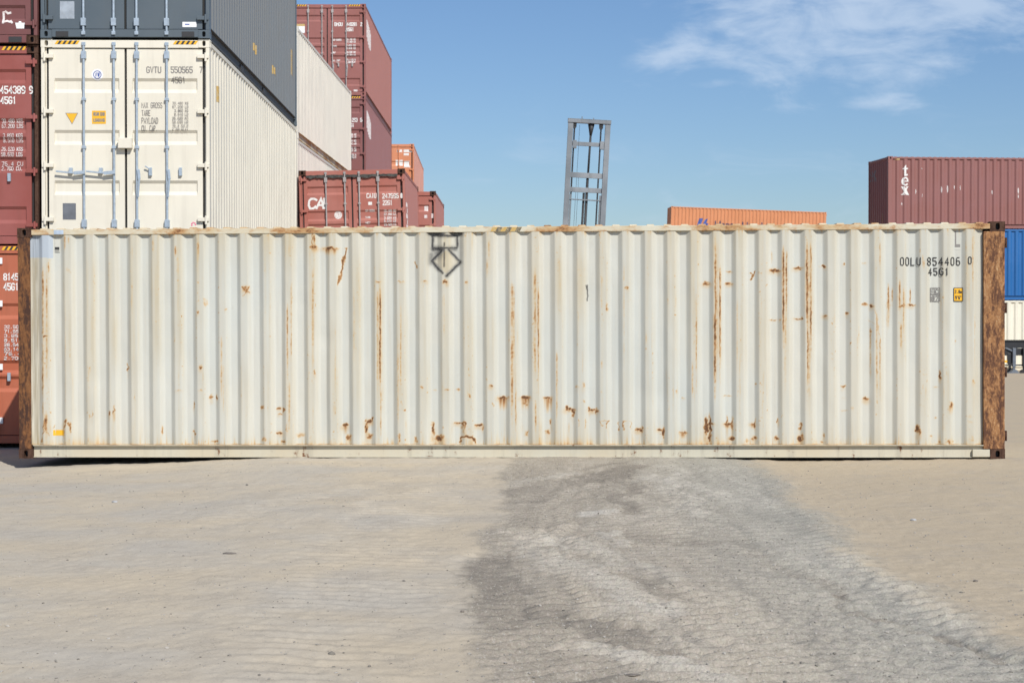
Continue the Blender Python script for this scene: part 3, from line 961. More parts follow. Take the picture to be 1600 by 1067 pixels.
    add(lowb * np.clip((n_m - .55) * 4, 0, 1) * n_f, .6)
    add(np.exp(-(ZZ - z0) / .012) * (.45 + .65 * n_m), .8)
    add(np.exp(-(ZZ - z0) / .07) * np.clip(n_b * 1.8 - .4, 0, 1) * (.3 + .9 * n_v), .55)
    add(np.exp(-((PX - 900) / 330) ** 4) * np.exp(-(ZZ - z0) / .22) * np.clip(n_v * 1.5 - .55, 0, 1) * (.4 + .8 * n_m), .55)
    add(np.exp(-(ZZ - z0) / .14) * np.clip(n_v - .5, 0, 1) * 2, .55)
    add(np.exp(-(z1 - ZZ) / .05) * np.clip(n_v - .45, 0, 1) * 2, .5)
    fs = np.clip((n_v - .62) * 3, 0, 1) * np.clip((n_v2 - .45) * 3, 0, 1) * (1 - out) * (.4 + n_m)
    add(fs, .30)
    # yellowed outer flats, general grime
    dirt += (1 - out) * (.15 + .36 * np.clip(n_v2, 0, 1)) * (.6 + .6 * n_b) * np.clip(1.25 - .55 * (z1 - ZZ) / (z1 - z0), .4, 1.2)
    dirt += .34 * np.exp(-(ZZ - z0) / .13) * (.6 + .7 * n_v2) + .16 * np.exp(-(z1 - ZZ) / .2) + .14 * (n_b - .4) + .14 * np.clip(n_v - .5, 0, 1)
    strip = np.clip((65 - PX) / 4, 0, 1)
    dirt += .55 * strip * (.5 + .9 * n_v)
    black += strip * np.clip(n_v * .5 + n_v2 * .25 - .16, 0, .3)
    dirt += .25 * np.clip((PX - 1512) / 20, 0, 1)
    # tan patches: worn around the sprayed outline
    # sprayed outline: a label-shaped box above a diamond, soft-edged
    KX, KY = PX + WX * .25, PY + WY * .25
    for x0, y0, x1, y1, w, I in ((676, 369, 676, 388, 1.6, 1.0), (714.5, 369, 714.5, 385, 1.4, .95), (677, 368.5, 714, 368.5, 1.5, .9), (677, 387.5, 714, 387.5, 1.2, .85),
                                 (677, 389, 690, 390, 3.0, .8), (704, 389, 712, 389, 2.5, .6), (692, 390, 675, 408, 2.0, 1.0), (701, 390, 719, 409, 1.5, .95), (675, 408, 685, 421, 1.9, .95), (686, 421, 692, 427, 1.1, .8), (719, 410, 698, 431, 1.7, 1.0),
                                 (672, 364, 692, 366, 3.0, .85), (706, 364, 720, 365, 2.6, .75), (694, 380, 694, 416, .8, .75), (686, 394, 684, 396, 5, .55), (674, 398, 674, 410, 3, .5), (918, 446, 918, 470, .6, 1.0), (916, 446, 918, 456, .5, .8), (673, 372, 674, 398, 4, .22), (716, 372, 718, 402, 3, .2)):
        seg(x0, y0, x1, y1, w * 1.7, min(1, I * 1.3), black, KX, KY)
    ins = (np.abs(KX - 697) / 22 + np.abs(KY - 409) / 20) < .92
    dirt = np.where(ins, dirt + .42, dirt)
    rc = (KX > 678) & (KX < 713) & (KY > 370) & (KY < 386)
    dirt = np.where(rc, dirt + .1, dirt)
    # pale blue repaint at the upper left
    e = WX * .15
    blue[(PX > 44) & (PX + e < 83) & (PY + e < 403)] = 1.0
    dirt[blue > .5] *= .1
    rust[blue > .5] *= .1
    rust *= (1 - black * .8)
    me = bpy.data.meshes.new('side_panel')
    co = np.stack([X, SS, ZZ], -1).reshape(-1, 3).astype(np.float32)
    idx = np.arange(nu * nv).reshape(nv, nu)
    quads = np.stack([idx[:-1, 1:], idx[:-1, :-1], idx[1:, :-1], idx[1:, 1:]], -1).reshape(-1, 4).astype(np.int32)
    me.vertices.add(len(co)); me.vertices.foreach_set('co', co.ravel())
    me.loops.add(quads.size); me.loops.foreach_set('vertex_index', quads.ravel())
    me.polygons.add(len(quads))
    me.polygons.foreach_set('loop_start', np.arange(0, quads.size, 4, dtype=np.int32))
    me.polygons.foreach_set('use_smooth', np.ones(len(quads), dtype=bool))
    me.update(calc_edges=True)
    for nm, arr in (('rust', rust), ('black', black), ('blue', blue), ('dirt', np.clip(dirt, 0, 1))):
        a = me.attributes.new(nm, 'FLOAT', 'POINT')
        a.data.foreach_set('value', arr.ravel().astype(np.float32))
    m, t = new_mat('rust_streaked_white_paint')
    obj = t.n('ShaderNodeTexCoord').outputs['Object']
    at_ = lambda nm: t.n('ShaderNodeAttribute', attribute_name=nm).outputs['Fac']
    fine = t.noise(obj, 60, 5, .7)
    fine2 = t.noise(t.scalevec(obj, (30, 30, 9)), 1.0, 5, .7)
    runs = t.noise(t.scalevec(obj, (16, 16, .7)), 1.0, 5, .62)
    big = t.noise(obj, .55, 4, .55)
    base = t.mix(t.ramp(big, .35, .68), (.530, .542, .500), (.570, .562, .50))
    base = t.mix(t.math('MULTIPLY', t.ramp(runs, .46, .72), .35), base, (.50, .47, .40))
    base = t.mix(t.math('MULTIPLY', at_('dirt'), 1.0, clamp=True), base, (.50, .42, .275))
    base = t.mix(t.math('MULTIPLY', t.ramp(fine2, .60, .74), .22), base, (.42, .36, .28))
    base = t.mix(at_('blue'), base, (.415, .46, .505))
    r = t.math('MULTIPLY', at_('rust'), t.math('ADD', .72, t.math('MULTIPLY', t.math('ADD', fine, fine2), .32)))
    c = t.mix(t.ramp(r, .05, .42, 0, .62), base, (.55, .37, .165))
    c = t.mix(t.ramp(r, .28, .70, 0, .88), c, (.35, .16, .05))
    c = t.mix(t.ramp(r, .58, 1.0, 0, .88), c, (.105, .05, .027))
    c = t.mix(t.math('MULTIPLY', at_('black'), t.ramp(fine, .25, .55, .72, 1.0), clamp=True), c, (.028, .027, .03))
    finish(t, c, t.ramp(r, .1, .7, .5, .9), 0, t.math('ADD', t.noise(obj, 7, 3), t.math('MULTIPLY', r, .4)), .15, .004, .35)
    me.materials.append(m)
    o = bpy.data.objects.new('side_panel', me)
    COL.objects.link(o)
    o.parent = main
    return o


main_panel()


def main_post_extras():
    # wide door-end post: outer strip, groove and hinge lugs as seen from the side
    mb = MB()
    mb.box(-.002, .0545, .062, .258, .119, mainH - .119)
    mb.build('door_post_plate', M['rust_right'], main, bevel=.006)
    b = MB()
    y0, y1 = main_local(1547, 705)[0], main_local(1520, 705)[0]
    b.box(.006, .049, .180, y1, .022, .112)
    b.build('rail_end_plate', M['sillrail'], main, bevel=.004)


main_post_extras()


def main_conv(a, b, l):
    y = mainL - a                      # a runs from the left of the picture
    return (.010 + DEPTH * corr(y, MPHASE, MPITCH) - .006 - l, y, b)


MK = [mainL - k for k in corr_kinks(0, mainL, MPHASE, MPITCH)]


def mu(px, py):
    y, z = main_local(px, py)
    return mainL - y, z


def mtext(s, px0, px1, py0, py1, th, mat, name='lettering', slots=None):
    x0, z1 = mu(px0, py0); x1, z0 = mu(px1, py1)
    return flat_mesh(stroke_text(s, x0, x1, z0, z1, th, slots, .56), name, mat, main, main_conv, MK, 0)


def mshape(pts, mat, name, lift=0.0):
    return flat_mesh([[[mu(*p) for p in pts]]], name, mat, main, main_conv, MK, 0, lift)


mtext('OOLU', 1406.5, 1439, 402, 415, .0105, M['black'])
mtext('854406', 1449, 1501.5, 402, 415, .012, M['black'])
mtext('0', 1512.5, 1518.5, 401, 413, .012, M['black'])
mtext('45G1', 1451, 1483, 418.5, 430.5, .012, M['black'])
# boxed code mark
lay = []
for a in (((1455, 450), (1469, 450), (1469, 470.5), (1455, 470.5), (1455, 450)), ((1455, 460), (1469, 460)), ((1461, 450), (1461, 460))):
    lay.append(ribbon([mu(*p) for p in a], .009))
for s, a, b2, c0, d0 in (('I', 1455.5, 1460, 451.5, 458.5), ('C', 1462.5, 1468, 451.5, 458.5), ('87', 1456.5, 1468, 462, 469)):
    x0, z1 = mu(a, c0); x1, z0 = mu(b2, d0)
    lay += stroke_text(s, x0, x1, z0, z1, .009)
flat_mesh(lay, 'code_mark', M['greyink'], main, main_conv, MK, 0)
mshape([(1491, 449.5), (1505.5, 449.5), (1505.5, 471), (1491, 471)], M['black'], 'height_label')
hl = mshape([(1492, 450.5), (1504.5, 450.5), (1504.5, 470), (1492, 470)], M['yellow'], 'height_label', .001)
mtext('2.8m', 1493, 1503.8, 453, 458.5, .008, M['black']).location.x = -.002
mtext('9\'6"', 1493.5, 1503.5, 462, 468, .009, M['black']).location.x = -.002
# corner marks
for pts in ([(1493, 361), (1495.2, 361), (1495.2, 386), (1493, 386)], [(1495.2, 381.5), (1501.5, 381.5), (1501.5, 386), (1495.2, 386)]):
    mshape(pts, M['greyink'], 'corner_mark')
M['cream_label'] = lettering_paint('cream_label', (.56, .55, .49))
mshape([(1493, 387), (1501.5, 387), (1501.5, 390), (1493, 390)], M['cream_label'], 'corner_label')
mshape([(84, 374), (92, 374), (92, 394), (84, 394)], M['cream_label'], 'corner_label')
mshape([(84, 386), (91, 386), (91, 390.5), (84, 390.5)], M['black'], 'corner_mark', .001)
mshape([(84, 392), (91, 392), (91, 393), (84, 393)], M['black'], 'corner_mark', .001)
mshape([(82, 672), (98.5, 672), (98.5, 680.5), (82, 680.5)], M['yellow'], 'yellow_label')
# patches on the top rail: blue repaint and faded hazard stripes


def rail_patch(px0, px1, mat, name, alt=None, n=1):
    y0, y1 = main_local(px0, 352)[0], main_local(px1, 352)[0]
    mb = MB()
    z0, z1 = mainH - .082, mainH - .028
    for k in range(n):
        a, b2 = y0 + (y1 - y0) * k / n, y0 + (y1 - y0) * (k + 1) / n
        sh = .03 if alt else 0
        mb.quad((.001, a, z0), (.001, b2, z0), (.001, b2 - sh, z1), (.001, a - sh, z1), k % 2 if alt else 0)
    mb.build(name, [mat, alt] if alt else mat, main)


rail_patch(84, 99, M['blue_patch'], 'repaint_patch')
rail_patch(766, 812, M['old_yellow'], 'hazard_stripe', M['old_black'], 6)

# ------------------------------------------------------------------ stacks on the left
LY = 25.9
K1 = FPX / LY                                  # px per metre at the door faces


def ribset(H, fr, h=.18):
    return [(H * f - h / 2, H * f + h / 2) for f in fr]


r3 = [(.64, .855), (1.37, 1.585), (2.12, 2.335)]
r5 = [(.31, .56), (1.05, 1.28), (1.34, 1.57), (1.62, 1.84), (2.34, 2.55)]
rl = [(.76, .99), (1.02, 1.22), (1.82, 2.05)]
DATA = [('30.480 KG', 0), ('67.200 LB', 1), ('3.860 KG', 0), ('8.510 LB', 1), ('26.620 KG', 0), ('58.690 LB', 1), ('76.4 CU.M', 0), ('2.700 CU.FT', 1)]

# cream container, upper one of its stack, and its slate-grey neighbour on top
zg = -0.02
gv = container('cream container with blue-grey locking bars and yellow triangle, under the slate grey one', stand(328.5, LY, zg + HC, R(.95)), L40, HC, M['cream'], r3, .08)
f = DoorFace(gv, 328.5, 490 - (zg + HC - CAMH) * K1, K1, r3, HC)
for s, a, b2, c0, d0 in (('GVTU', 229.5, 253, 105, 115.5), ('550565', 267.5, 302, 105, 115.5), ('7', 312.3, 317, 105, 115.5), ('45G1', 268, 290.5, 121, 131)):
    f.text(s, a, b2, c0, d0, .014, M['greyink'])
f.lines([('MAX GROSS', 221.5, 254.5, 161, 170), ('TARE', 222, 236, 173, 182), ('PAYLOAD', 222, 248, 184.5, 194), ('CU. CAP.', 222, 247, 196.5, 206)], M['greyink'], .008)
f.lines([(s, 270 + (3 if len(s) < 9 else 0), 295, 160 + k * 5.8, 164.3 + k * 5.8) for k, (s, _) in enumerate(DATA)], M['greyink'], .0055)
f.shape([(103.5, 177.5), (123.5, 177.5), (114, 195.5)], M['greyink'], 'warning_triangle')
f.shape([(105, 178.4), (122, 178.4), (114, 194)], M['yellow'], 'warning_triangle', .0006)
f.shape([(145, 174), (166.5, 174), (166.5, 194.5), (145, 194.5)], M['yellow'], 'loading_sign')
f.text('REAR END', 147, 165, 176.5, 182, .011, M['greyink'], lift=.0006)
f.text('LOADING', 147, 165, 186, 191.5, .011, M['greyink'], lift=.0006)
f.raw(circle(f.X(153.5), f.Z(118), .085, 24), M['paper'], 'round_emblem')
f.raw(circle(f.X(153.5), f.Z(118), .060, 24, .048), M['inkblue'], 'emblem_ring', .0006)
f.raw([[[(f.X(153.5) + dx * .02 - .008 * sgn, f.Z(118) - .03), (f.X(153.5) + dx * .02 + .006 * sgn, f.Z(118) - .03),
         (f.X(153.5) + dx * .02 + .012 * sgn, f.Z(118) + .03), (f.X(153.5) + dx * .02 - .004 * sgn, f.Z(118) + .03)]] for dx, sgn in ((-1, 1), (.6, -1), (1.2, 1))], M['inkblue'], 'emblem_mark', .0008)
f.shape([(99, 318), (119.5, 318), (119.5, 343.5), (99, 343.5)], M['plate'], 'data_plate')
for k in range(7):
    a = 2 * math.pi * k / 7
    f.raw(circle(f.X(302.5) + .028 * math.cos(a), f.Z(351) + .028 * math.sin(a), .011, 8), M['pink'], 'pink_sticker') if k < 5 else None
mb = MB()
cxx = W / 2
mb.box(cxx - .10, cxx + .10, -.06, .029, f.Z(233), f.Z(217))
mb.build('lock_box', M['cream'], gv, bevel=.008)
flat_mesh([[rect(.80, 1.02, HC - .80, HC - .56)]], 'yellow_label', M['old_yellow'], gv, lambda a, b2, l: (W - .010 - DEPTH * corr(a, .08) + .003 + l, a, b2), corr_kinks(0, L40, .08), 0)

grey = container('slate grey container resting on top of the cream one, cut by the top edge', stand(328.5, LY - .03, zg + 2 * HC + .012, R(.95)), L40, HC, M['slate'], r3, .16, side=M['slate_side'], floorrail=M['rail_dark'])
f = DoorFace(grey, 328.5, 490 - (zg + 2 * HC - CAMH) * K1, K1, r3, HC)
f.shape([(96, 6), (118.5, 6), (118.5, 33), (96, 33)], M['plate_light'], 'data_plate')
f.shape([(286, 37.5), (308, 37.5), (308, 45.5), (286, 45.5)], M['paper'], 'white_label')
f.shape([(290, 40.5), (297, 40.5), (297, 42.2), (290, 42.2)], M['inkblue'], 'label_text', .0008)
# pockets in its bottom rails and yellow marks on its side
for y in (3.6, 6.6):
    mb = MB(); mb.box(W - .049, W - .030, y, y + .36, .022, .125); mb.build('fork_pocket', M['dark'], grey)
for x0 in (.22, W - .40):
    mb = MB(); mb.box(x0, x0 + .18, .001, .0055, .02, .095); mb.build('lifting_pocket', M['dark'], grey)
for y, z, w_, h_ in ((5.0, .55, .5, .16), (7.9, .55, .45, .16), (11.2, .95, .2, .55)):
    lay = [[rect(y + k * w_ / 5, y + (k + .7) * w_ / 5, z + (k % 2) * .03, z + h_)] for k in range(5)]
    flat_mesh(lay, 'side_marking', M['old_yellow'], grey, lambda a, b2, l: (W - .010 - DEPTH * corr(a, .16) + .003 + l, a, b2), corr_kinks(0, L40, .16), 0)
gv0 = container('plain cream container at ground level under the cream one, hidden by the white container', stand(328.5, LY, zg, R(.95)), L40, HC, M['cream_worn'], r3, .08)

# brown-red column at the far left
zb = -0.10
xr = 61.0
lo = container('rusty orange container standing on the ground behind the left rusted post', stand(xr - 1.5, LY, zb), L40, HC, M['rust_orange'], rl, .1, cast=M['rust_cast'])
f = DoorFace(lo, xr - 1.5, 490 - (zb - CAMH) * K1, K1, rl, HC)
f.text('8145', 4.5, 29, 427, 438.5, .018, M['white'])
f.text('45G1', 4.5, 29, 442, 454, .018, M['white'])
f.lines([(s, 5.5, 33, 508 + k * 7.0, 513.5 + k * 7.0) for k, s in enumerate(('32.500', '71.650', '3.860', '8.510', '28.640', '63.140', '76.4', '2.700'))], M['chalk'], .010)
for z in (.30, 1.08, 2.00, 2.62):
    mb = MB(); mb.box(W - .57, W - .52, .004, .029, z, z + .09); mb.build('bracket', M['paper'], lo, bevel=.004)
mid = container('brown-red container numbered 454389 9 between two others at the left edge', stand(xr, LY, zb + HC), L40, HC, M['brown'], r5, .1, cast=M['rust_cast'], post=(M['rust_cast'], M['brown']))
f = DoorFace(mid, xr, 490 - (zb + HC - CAMH) * K1, K1, r5, HC)
f.text('454389', .5, 40.5, 135, 147.5, .018, M['white'])
f.text('9', 46, 52, 135, 147.5, .018, M['white'])
f.text('45G1', 1, 26.5, 151.5, 163.5, .018, M['white'])
f.lines([(s + 'S' if 'C' not in s else s[:-2], 2.5 if len(s) > 8 else 5, 36, py, py + 6.6) for (s, _), py in zip(DATA, (186, 194, 209, 216.5, 230, 238.5, 253, 260.5))], M['chalk'], .0075)
top = container('dark brown container with white stencil at the top left corner of the photo', stand(xr - .5, LY - .05, zb + 2 * HC + .012), L40, HC, M['brown_dark'], r5, .1, cast=M['rust_cast'])
f = DoorFace(top, xr - .5, 490 - (zb + 2 * HC - CAMH) * K1, K1, r5, HC)
f.raw([ribbon([(f.X(a), f.Z(b2)) for a, b2 in p], .03) for p in (((6, 22), (6.5, 31), (6, 39)), ((9, 21), (13, 24), (17, 23)), ((6, 38), (12, 36), (19, 38)), ((18, 36), (20, 39)))], M['chalk'], 'stencil_mark')
f.raw([[[(f.X(a), f.Z(b2)) for a, b2 in ((25, 39), (30, 39), (31, 36.5), (34, 36.5), (35, 39), (40, 39), (39, 48), (27, 48))]]], M['paper'], 'white_label')
mb = MB(); mb.box(W - .42, W - .23, .001, .0055, .02, .10); mb.build('lifting_pocket', M['dark'], top)

# second row behind: cream column
p0 = Vector(((466 - 800) / FPX * 41.3, 41.3, 0))
yaw2 = math.atan2(.14, 12.0)


def second(z):
    rot = Matrix.Rotation(-yaw2, 4, 'Z')
    return Matrix.Translation(Vector((p0.x, p0.y, z)) - rot @ Vector((W, 0, 0))) @ rot


c2 = container('cream container high up behind the slate grey one, with plain pale side', second(2 * HC + .06), L40, STD, M['cream_worn'], r3, .05, floorrail=M['rail'])
c2b = container('cream container under the high cream one, only its upper edge showing', second(HC + .05), L40, HC, M['cream_worn'], r3, .05)
container('plain cream container at ground level at the foot of the second cream stack, hidden', second(.0), L40, HC, M['cream_worn'], r3, .05)

# tall faded red stack
RY = 56.5
K2 = FPX / RY
rb = -.1
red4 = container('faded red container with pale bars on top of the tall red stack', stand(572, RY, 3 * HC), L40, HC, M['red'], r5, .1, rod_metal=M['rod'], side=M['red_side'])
f = DoorFace(red4, 572, 490 - (3 * HC - CAMH) * K2, K2, r5, HC)
f.text('BMOU', 523, 536, 36.5, 42.5, .022, M['white'])
f.text('440281', 542, 559, 36.5, 42.5, .022, M['white'])
f.text('2', 563.5, 566.5, 36.5, 42.5, .022, M['white'])
f.text('45G1', 541.5, 553.5, 44.5, 50.5, .022, M['white'])
f.lines([('MAX GROSS', 519.5, 534, 62, 65), ('TARE', 519.5, 527, 72, 75), ('NET', 519.5, 525, 82, 85), ('CU. CAP', 519.5, 532, 94, 97)], M['chalk'], .016)
f.lines([(s, 541.5, 556, py, py + 3.2) for (s, _), py in zip(DATA, (61, 65, 71, 75, 81, 85.5, 93, 97))], M['chalk'], .015)
f.shape([(463, 39), (477, 39), (477, 42.5), (463, 42.5)], M['old_yellow'], 'yellow_label')
f.shape([(463, 42.5), (477, 42.5), (477, 53), (463, 53)], M['paper'], 'white_label')
f.shape([(553, 141), (559, 141), (559, 144), (553, 144)], M['chalk'], 'white_label')
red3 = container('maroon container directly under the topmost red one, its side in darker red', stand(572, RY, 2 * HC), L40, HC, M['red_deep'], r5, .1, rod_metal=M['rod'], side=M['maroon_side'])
f = DoorFace(red3, 572, 490 - (2 * HC - CAMH) * K2, K2, r5, HC)
f.text('411293', 542, 559, 185, 191.5, .022, M['white'])
f.text('6', 563, 566.5, 185, 191.5, .022, M['white'])
f.text('45G1', 542, 554, 193.5, 199.5, .022, M['white'])
f.lines([(s, 541.5, 557, py, py + 3.4) for (s, _), py in zip(DATA, (209, 213, 219, 223.5, 230, 234, 241, 245))], M['chalk'], .015)
SIDE_LOGO = [(.60, 2.50), (1.2, 2.44), (2.0, 2.30), (2.3, 2.1), (2.2, 1.72), (1.6, 1.70), (1.0, 1.82), (.62, 1.95)]
for r_ in (red4, red3):
    flat_mesh([[SIDE_LOGO]], 'side_logo', M['chalk'], r_, lambda a, b2, l: (W - .010 - DEPTH * corr(a, .1) + .006, a, b2), corr_kinks(0, L40, .1), 0)
for k in range(2):
    container('plain red container at the foot of the tall red stack, hidden behind nearer ones', stand(572, RY, k * HC), L40, HC, M['red_deep'], r3, .1)

# short red container in front of it
CYY = 41.0
K3 = FPX / CYY
rc_ = [(.40, .62), (1.12, 1.36), (1.42, 1.66), (2.02, 2.22)]
rollc = R(-1.2)
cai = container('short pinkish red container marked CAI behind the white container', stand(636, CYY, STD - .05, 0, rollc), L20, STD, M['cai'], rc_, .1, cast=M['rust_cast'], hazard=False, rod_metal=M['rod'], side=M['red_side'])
f = DoorFace(cai, 636, 490 - (STD - .05 - CAMH) * K3, K3, rc_, STD)
Lc = []
for pts in ([(497.5, 309), (494, 307), (489, 307), (486, 310), (485, 317), (487, 322), (492, 322), (496, 319)], [(497, 322), (501, 314), (504.5, 307.3), (506.5, 313), (508, 322)], [(500, 317), (508, 317)], [(509.6, 307), (510, 322)]):
    Lc.append(ribbon([(f.X(a), f.Z(b2 + 1.0)) for a, b2 in pts], .048))
f.raw(Lc, M['white'], 'side_logo')
f.text('CAIU', 575.5, 591, 301, 309, .018, M['white'])
f.text('247696', 600, 626, 302, 310, .018, M['white'])
f.text('0', 628.5, 632, 302, 310, .024, M['white'])
f.text('22G1', 600.5, 616, 312.5, 320.5, .018, M['white'])
f.shape([(578, 314.5), (584, 314.5), (584, 319.5), (578, 319.5)], M['white'], 'white_label')
f.raw(circle(f.X(530.5), f.Z(334), .09, 20), M['chalk'], 'round_emblem')
f.lines([('MAX GROSS', 573, 588, 326.5, 330), ('TARE', 573, 581, 337, 340), ('NET', 573, 581, 345.5, 349)], M['chalk'], .011)
f.lines([(s, 602, 621, py, py + 3.8) for (s, _), py in zip(DATA[:5], (327, 332.5, 338, 343, 348.5))], M['chalk'], .011)
mb = MB()
rg = random.Random(4)
ps = []
for k in range(41):
    x = .17 + (W - .34) * k / 40
    d = .5 + .5 * math.sin(k * .9) * math.sin(k * .37 + 1)
    ps.append((x, STD - .120 + .012 * rg.random(), STD - .165 - .035 * d * rg.random() - .012 * rg.random()))
for (xa, ta, ba), (xb, tb, bb) in zip(ps[:-1], ps[1:]):
    ya2, yb3 = -.012 - .01 * rg.random(), -.012 - .01 * rg.random()
    mb.quad((xa, ya2, ba), (xb, yb3, bb), (xb, .004, tb), (xa, .004, ta))
    mb.quad((xa, .028, ba + .01), (xb, .028, bb + .01), (xb, yb3, bb), (xa, ya2, ba))
mb.build('torn_gasket', plain('torn_gasket_rubber', (.05, .05, .045), .9, 0, .5, 12), cai)
lay = [[rect(.55 + .18 * (k % 2), .95 + .10 * (k % 3), 1.75 - k * .13, 1.85 - k * .13)] for k in range(9) if k != 5]
flat_mesh(lay, 'side_lettering', M['chalk'], cai, lambda a, b2, l: (W - .010 - DEPTH * corr(a, .1) + .004 + l, a, b2), corr_kinks(0, L20, .1), 0)
container('short red container at ground level under the one marked CAI, hidden', stand(636, CYY, -.1), L20, STD, M['cai'], rc_, .1, hazard=False)

# small far ones peeping out beside it
r2 = [(.6, .8), (1.3, 1.5), (2.0, 2.2)]
fo_y = 72.5
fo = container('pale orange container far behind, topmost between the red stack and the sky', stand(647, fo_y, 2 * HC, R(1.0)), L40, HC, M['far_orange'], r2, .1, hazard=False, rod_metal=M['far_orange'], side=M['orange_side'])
f = DoorFace(fo, 647, 490 - (2 * HC - CAMH) * FPX / fo_y, FPX / fo_y, r2, HC)
for a in ((620.5, 234.5, 628.5, 238.5), (631, 234.5, 645.5, 238.5), (631, 240, 639, 243.5), (618.5, 250.5, 629.5, 259.5), (631.5, 252, 641, 262)):
    f.shape([(a[0], a[1]), (a[2], a[1]), (a[2], a[3]), (a[0], a[3])], M['white'], 'white_label')
for k in range(2):
    container('plain orange container in the far orange stack below its topmost one, hidden', stand(647, fo_y, k * HC, R(1.0)), L40, HC, M['far_orange'], r2, .1, hazard=False)
sm_y = 49.3
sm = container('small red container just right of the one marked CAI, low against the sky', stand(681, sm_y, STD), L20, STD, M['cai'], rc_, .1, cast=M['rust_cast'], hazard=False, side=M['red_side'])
f = DoorFace(sm, 681, 490 - (STD - CAMH) * FPX / sm_y, FPX / sm_y, rc_, STD)
for a in ((663, 336, 667.5, 341), (674, 334, 677, 341), (663, 322, 669, 330)):
    f.shape([(a[0], a[1]), (a[2], a[1]), (a[2], a[3]), (a[0], a[3])], M['chalk'], 'white_label')
container('short red container at ground level under the small red one, hidden', stand(681, sm_y, 0), L20, STD, M['cai'], rc_, .1, hazard=False)


# ------------------------------------------------------------------ containers on the right, long side to the camera
def broadside(px_left, Y, z, L, yaw=0.0, roll=0.0):
    """long left side faces the camera, far end wall at the picture's left; its near left lower corner on column px_left"""
    rot = Matrix.Rotation(math.pi / 2 + yaw, 4, 'Z') @ Matrix.Rotation(roll, 4, 'X')
    X = (px_left - PCX) / FPX * Y
    p = Vector((X, Y, z)) - rot @ Vector((0, L, 0))
    return Matrix.Translation(p) @ rot


def side_conv(L, phase, off=.004):
    return lambda a, b2, l: (.010 + DEPTH * corr(L - a, phase) - off - l, L - a, b2)


def side_kinks(L, phase):
    return [L - k for k in corr_kinks(0, L, phase)]


TY, tz = 64.4, -.30
tyaw = R(5.5)
tex = container('maroon container lettered tex on top of the blue one at the right edge', broadside(1387, TY, tz + 2 * STD, L40, tyaw), L40, STD, M['tex'], r3, .1)
KT = FPX / TY
tl = lambda px, py: ((px - 1387) / KT, STD - (py - 246.0) / KT)


def serif(ch, cx, cz, w, h):
    """bold slab-serif t, e, x as flat polygons"""
    P = lambda a, b2: (cx + a * w, cz + b2 * h)
    q = lambda *p: [P(*x) for x in p]
    if ch == 't':
        return [[q((.26, 0), (.64, 0), (.64, 1), (.50, 1), (.26, .78))], [q((.0, .60), (.26, .60), (.26, .76), (.0, .68))], [q((.64, .60), (1.0, .60), (1.0, .74), (.64, .74))],
                [q((.64, 0), (.96, .04), (1.0, .2), (.64, .15))]]
    if ch == 'x':
        return [[q((.04, .92), (.46, .92), (.98, .08), (.52, .08))], [q((.64, .92), (.84, .92), (.36, .08), (.12, .08))], [q((0, .92), (.46, .92), (.46, 1), (0, 1))],
                [q((.58, .92), (.96, .92), (.96, 1), (.58, 1))], [q((0, 0), (.42, 0), (.42, .09), (0, .09))], [q((.52, 0), (1, 0), (1, .09), (.52, .09))]]
    out = []
    n = 14
    for k in range(n):
        a, b2 = R(-35 - k * 290 / n), R(-35 - (k + 1) * 290 / n)
        o = lambda t, r, s: (.5 + r * math.cos(t), .5 + s * math.sin(t))
        out.append(q(o(a, .52, .5), o(b2, .52, .5), o(b2, .18, .34), o(a, .18, .34)))
    ring = [out]
    ring.append([q((.2, .46), (.96, .46), (.96, .58), (.2, .58))])
    ring.append([q((.72, .58), (.97, .58), (.93, .76), (.70, .78))])
    return ring


for ch, x0, x1, y0, y1 in (('t', 1410.5, 1419, 259.5, 276.5), ('e', 1409, 1420.5, 278, 292), ('x', 1408.5, 1421, 293, 306)):
    a0, zt = tl(x0, y0); a1, z0 = tl(x1, y1)
    flat_mesh(serif(ch, a0, z0, a1 - a0, zt - z0), 'lettering', M['white'], tex, side_conv(L40, .1, .006), side_kinks(L40, .1), 0)
lay = []
for px, py0, py1, w_ in ((1432, 297, 304, 1.3), (1473, 293, 302, 2.0), (1483, 291, 302, 2.2), (1494, 291, 296, 1.5), (1503.5, 291, 298, 1.2), (1555, 298, 304, 1.6), (1597, 294, 303, 2.2), (1597, 305, 310, 1.6), (1441, 264, 266, 1.5), (1409.5, 318, 322, 1.6), (1442, 304, 309, 1.0)):
    a, z1 = tl(px, py0); _, z0 = tl(px, py1)
    hw = w_ / KT / 2
    lay.append([[(a - hw * .6, z0), (a + hw * .5, z0), (a + hw, (z0 + z1) / 2), (a + hw * .4, z1), (a - hw * .8, z1), (a - hw, (z0 + z1) / 2)]])
flat_mesh(lay, 'scrape_mark', M['chalk'], tex, side_conv(L40, .1, .006), side_kinks(L40, .1), 0)
lay = [[rect(*[tl(p, 0)[0] for p in (1398, 1406)], tl(0, 251.5)[1], tl(0, 248)[1])]]
flat_mesh(lay, 'yellow_label', M['old_yellow'], tex, side_conv(L40, .1, .006), side_kinks(L40, .1), 0)
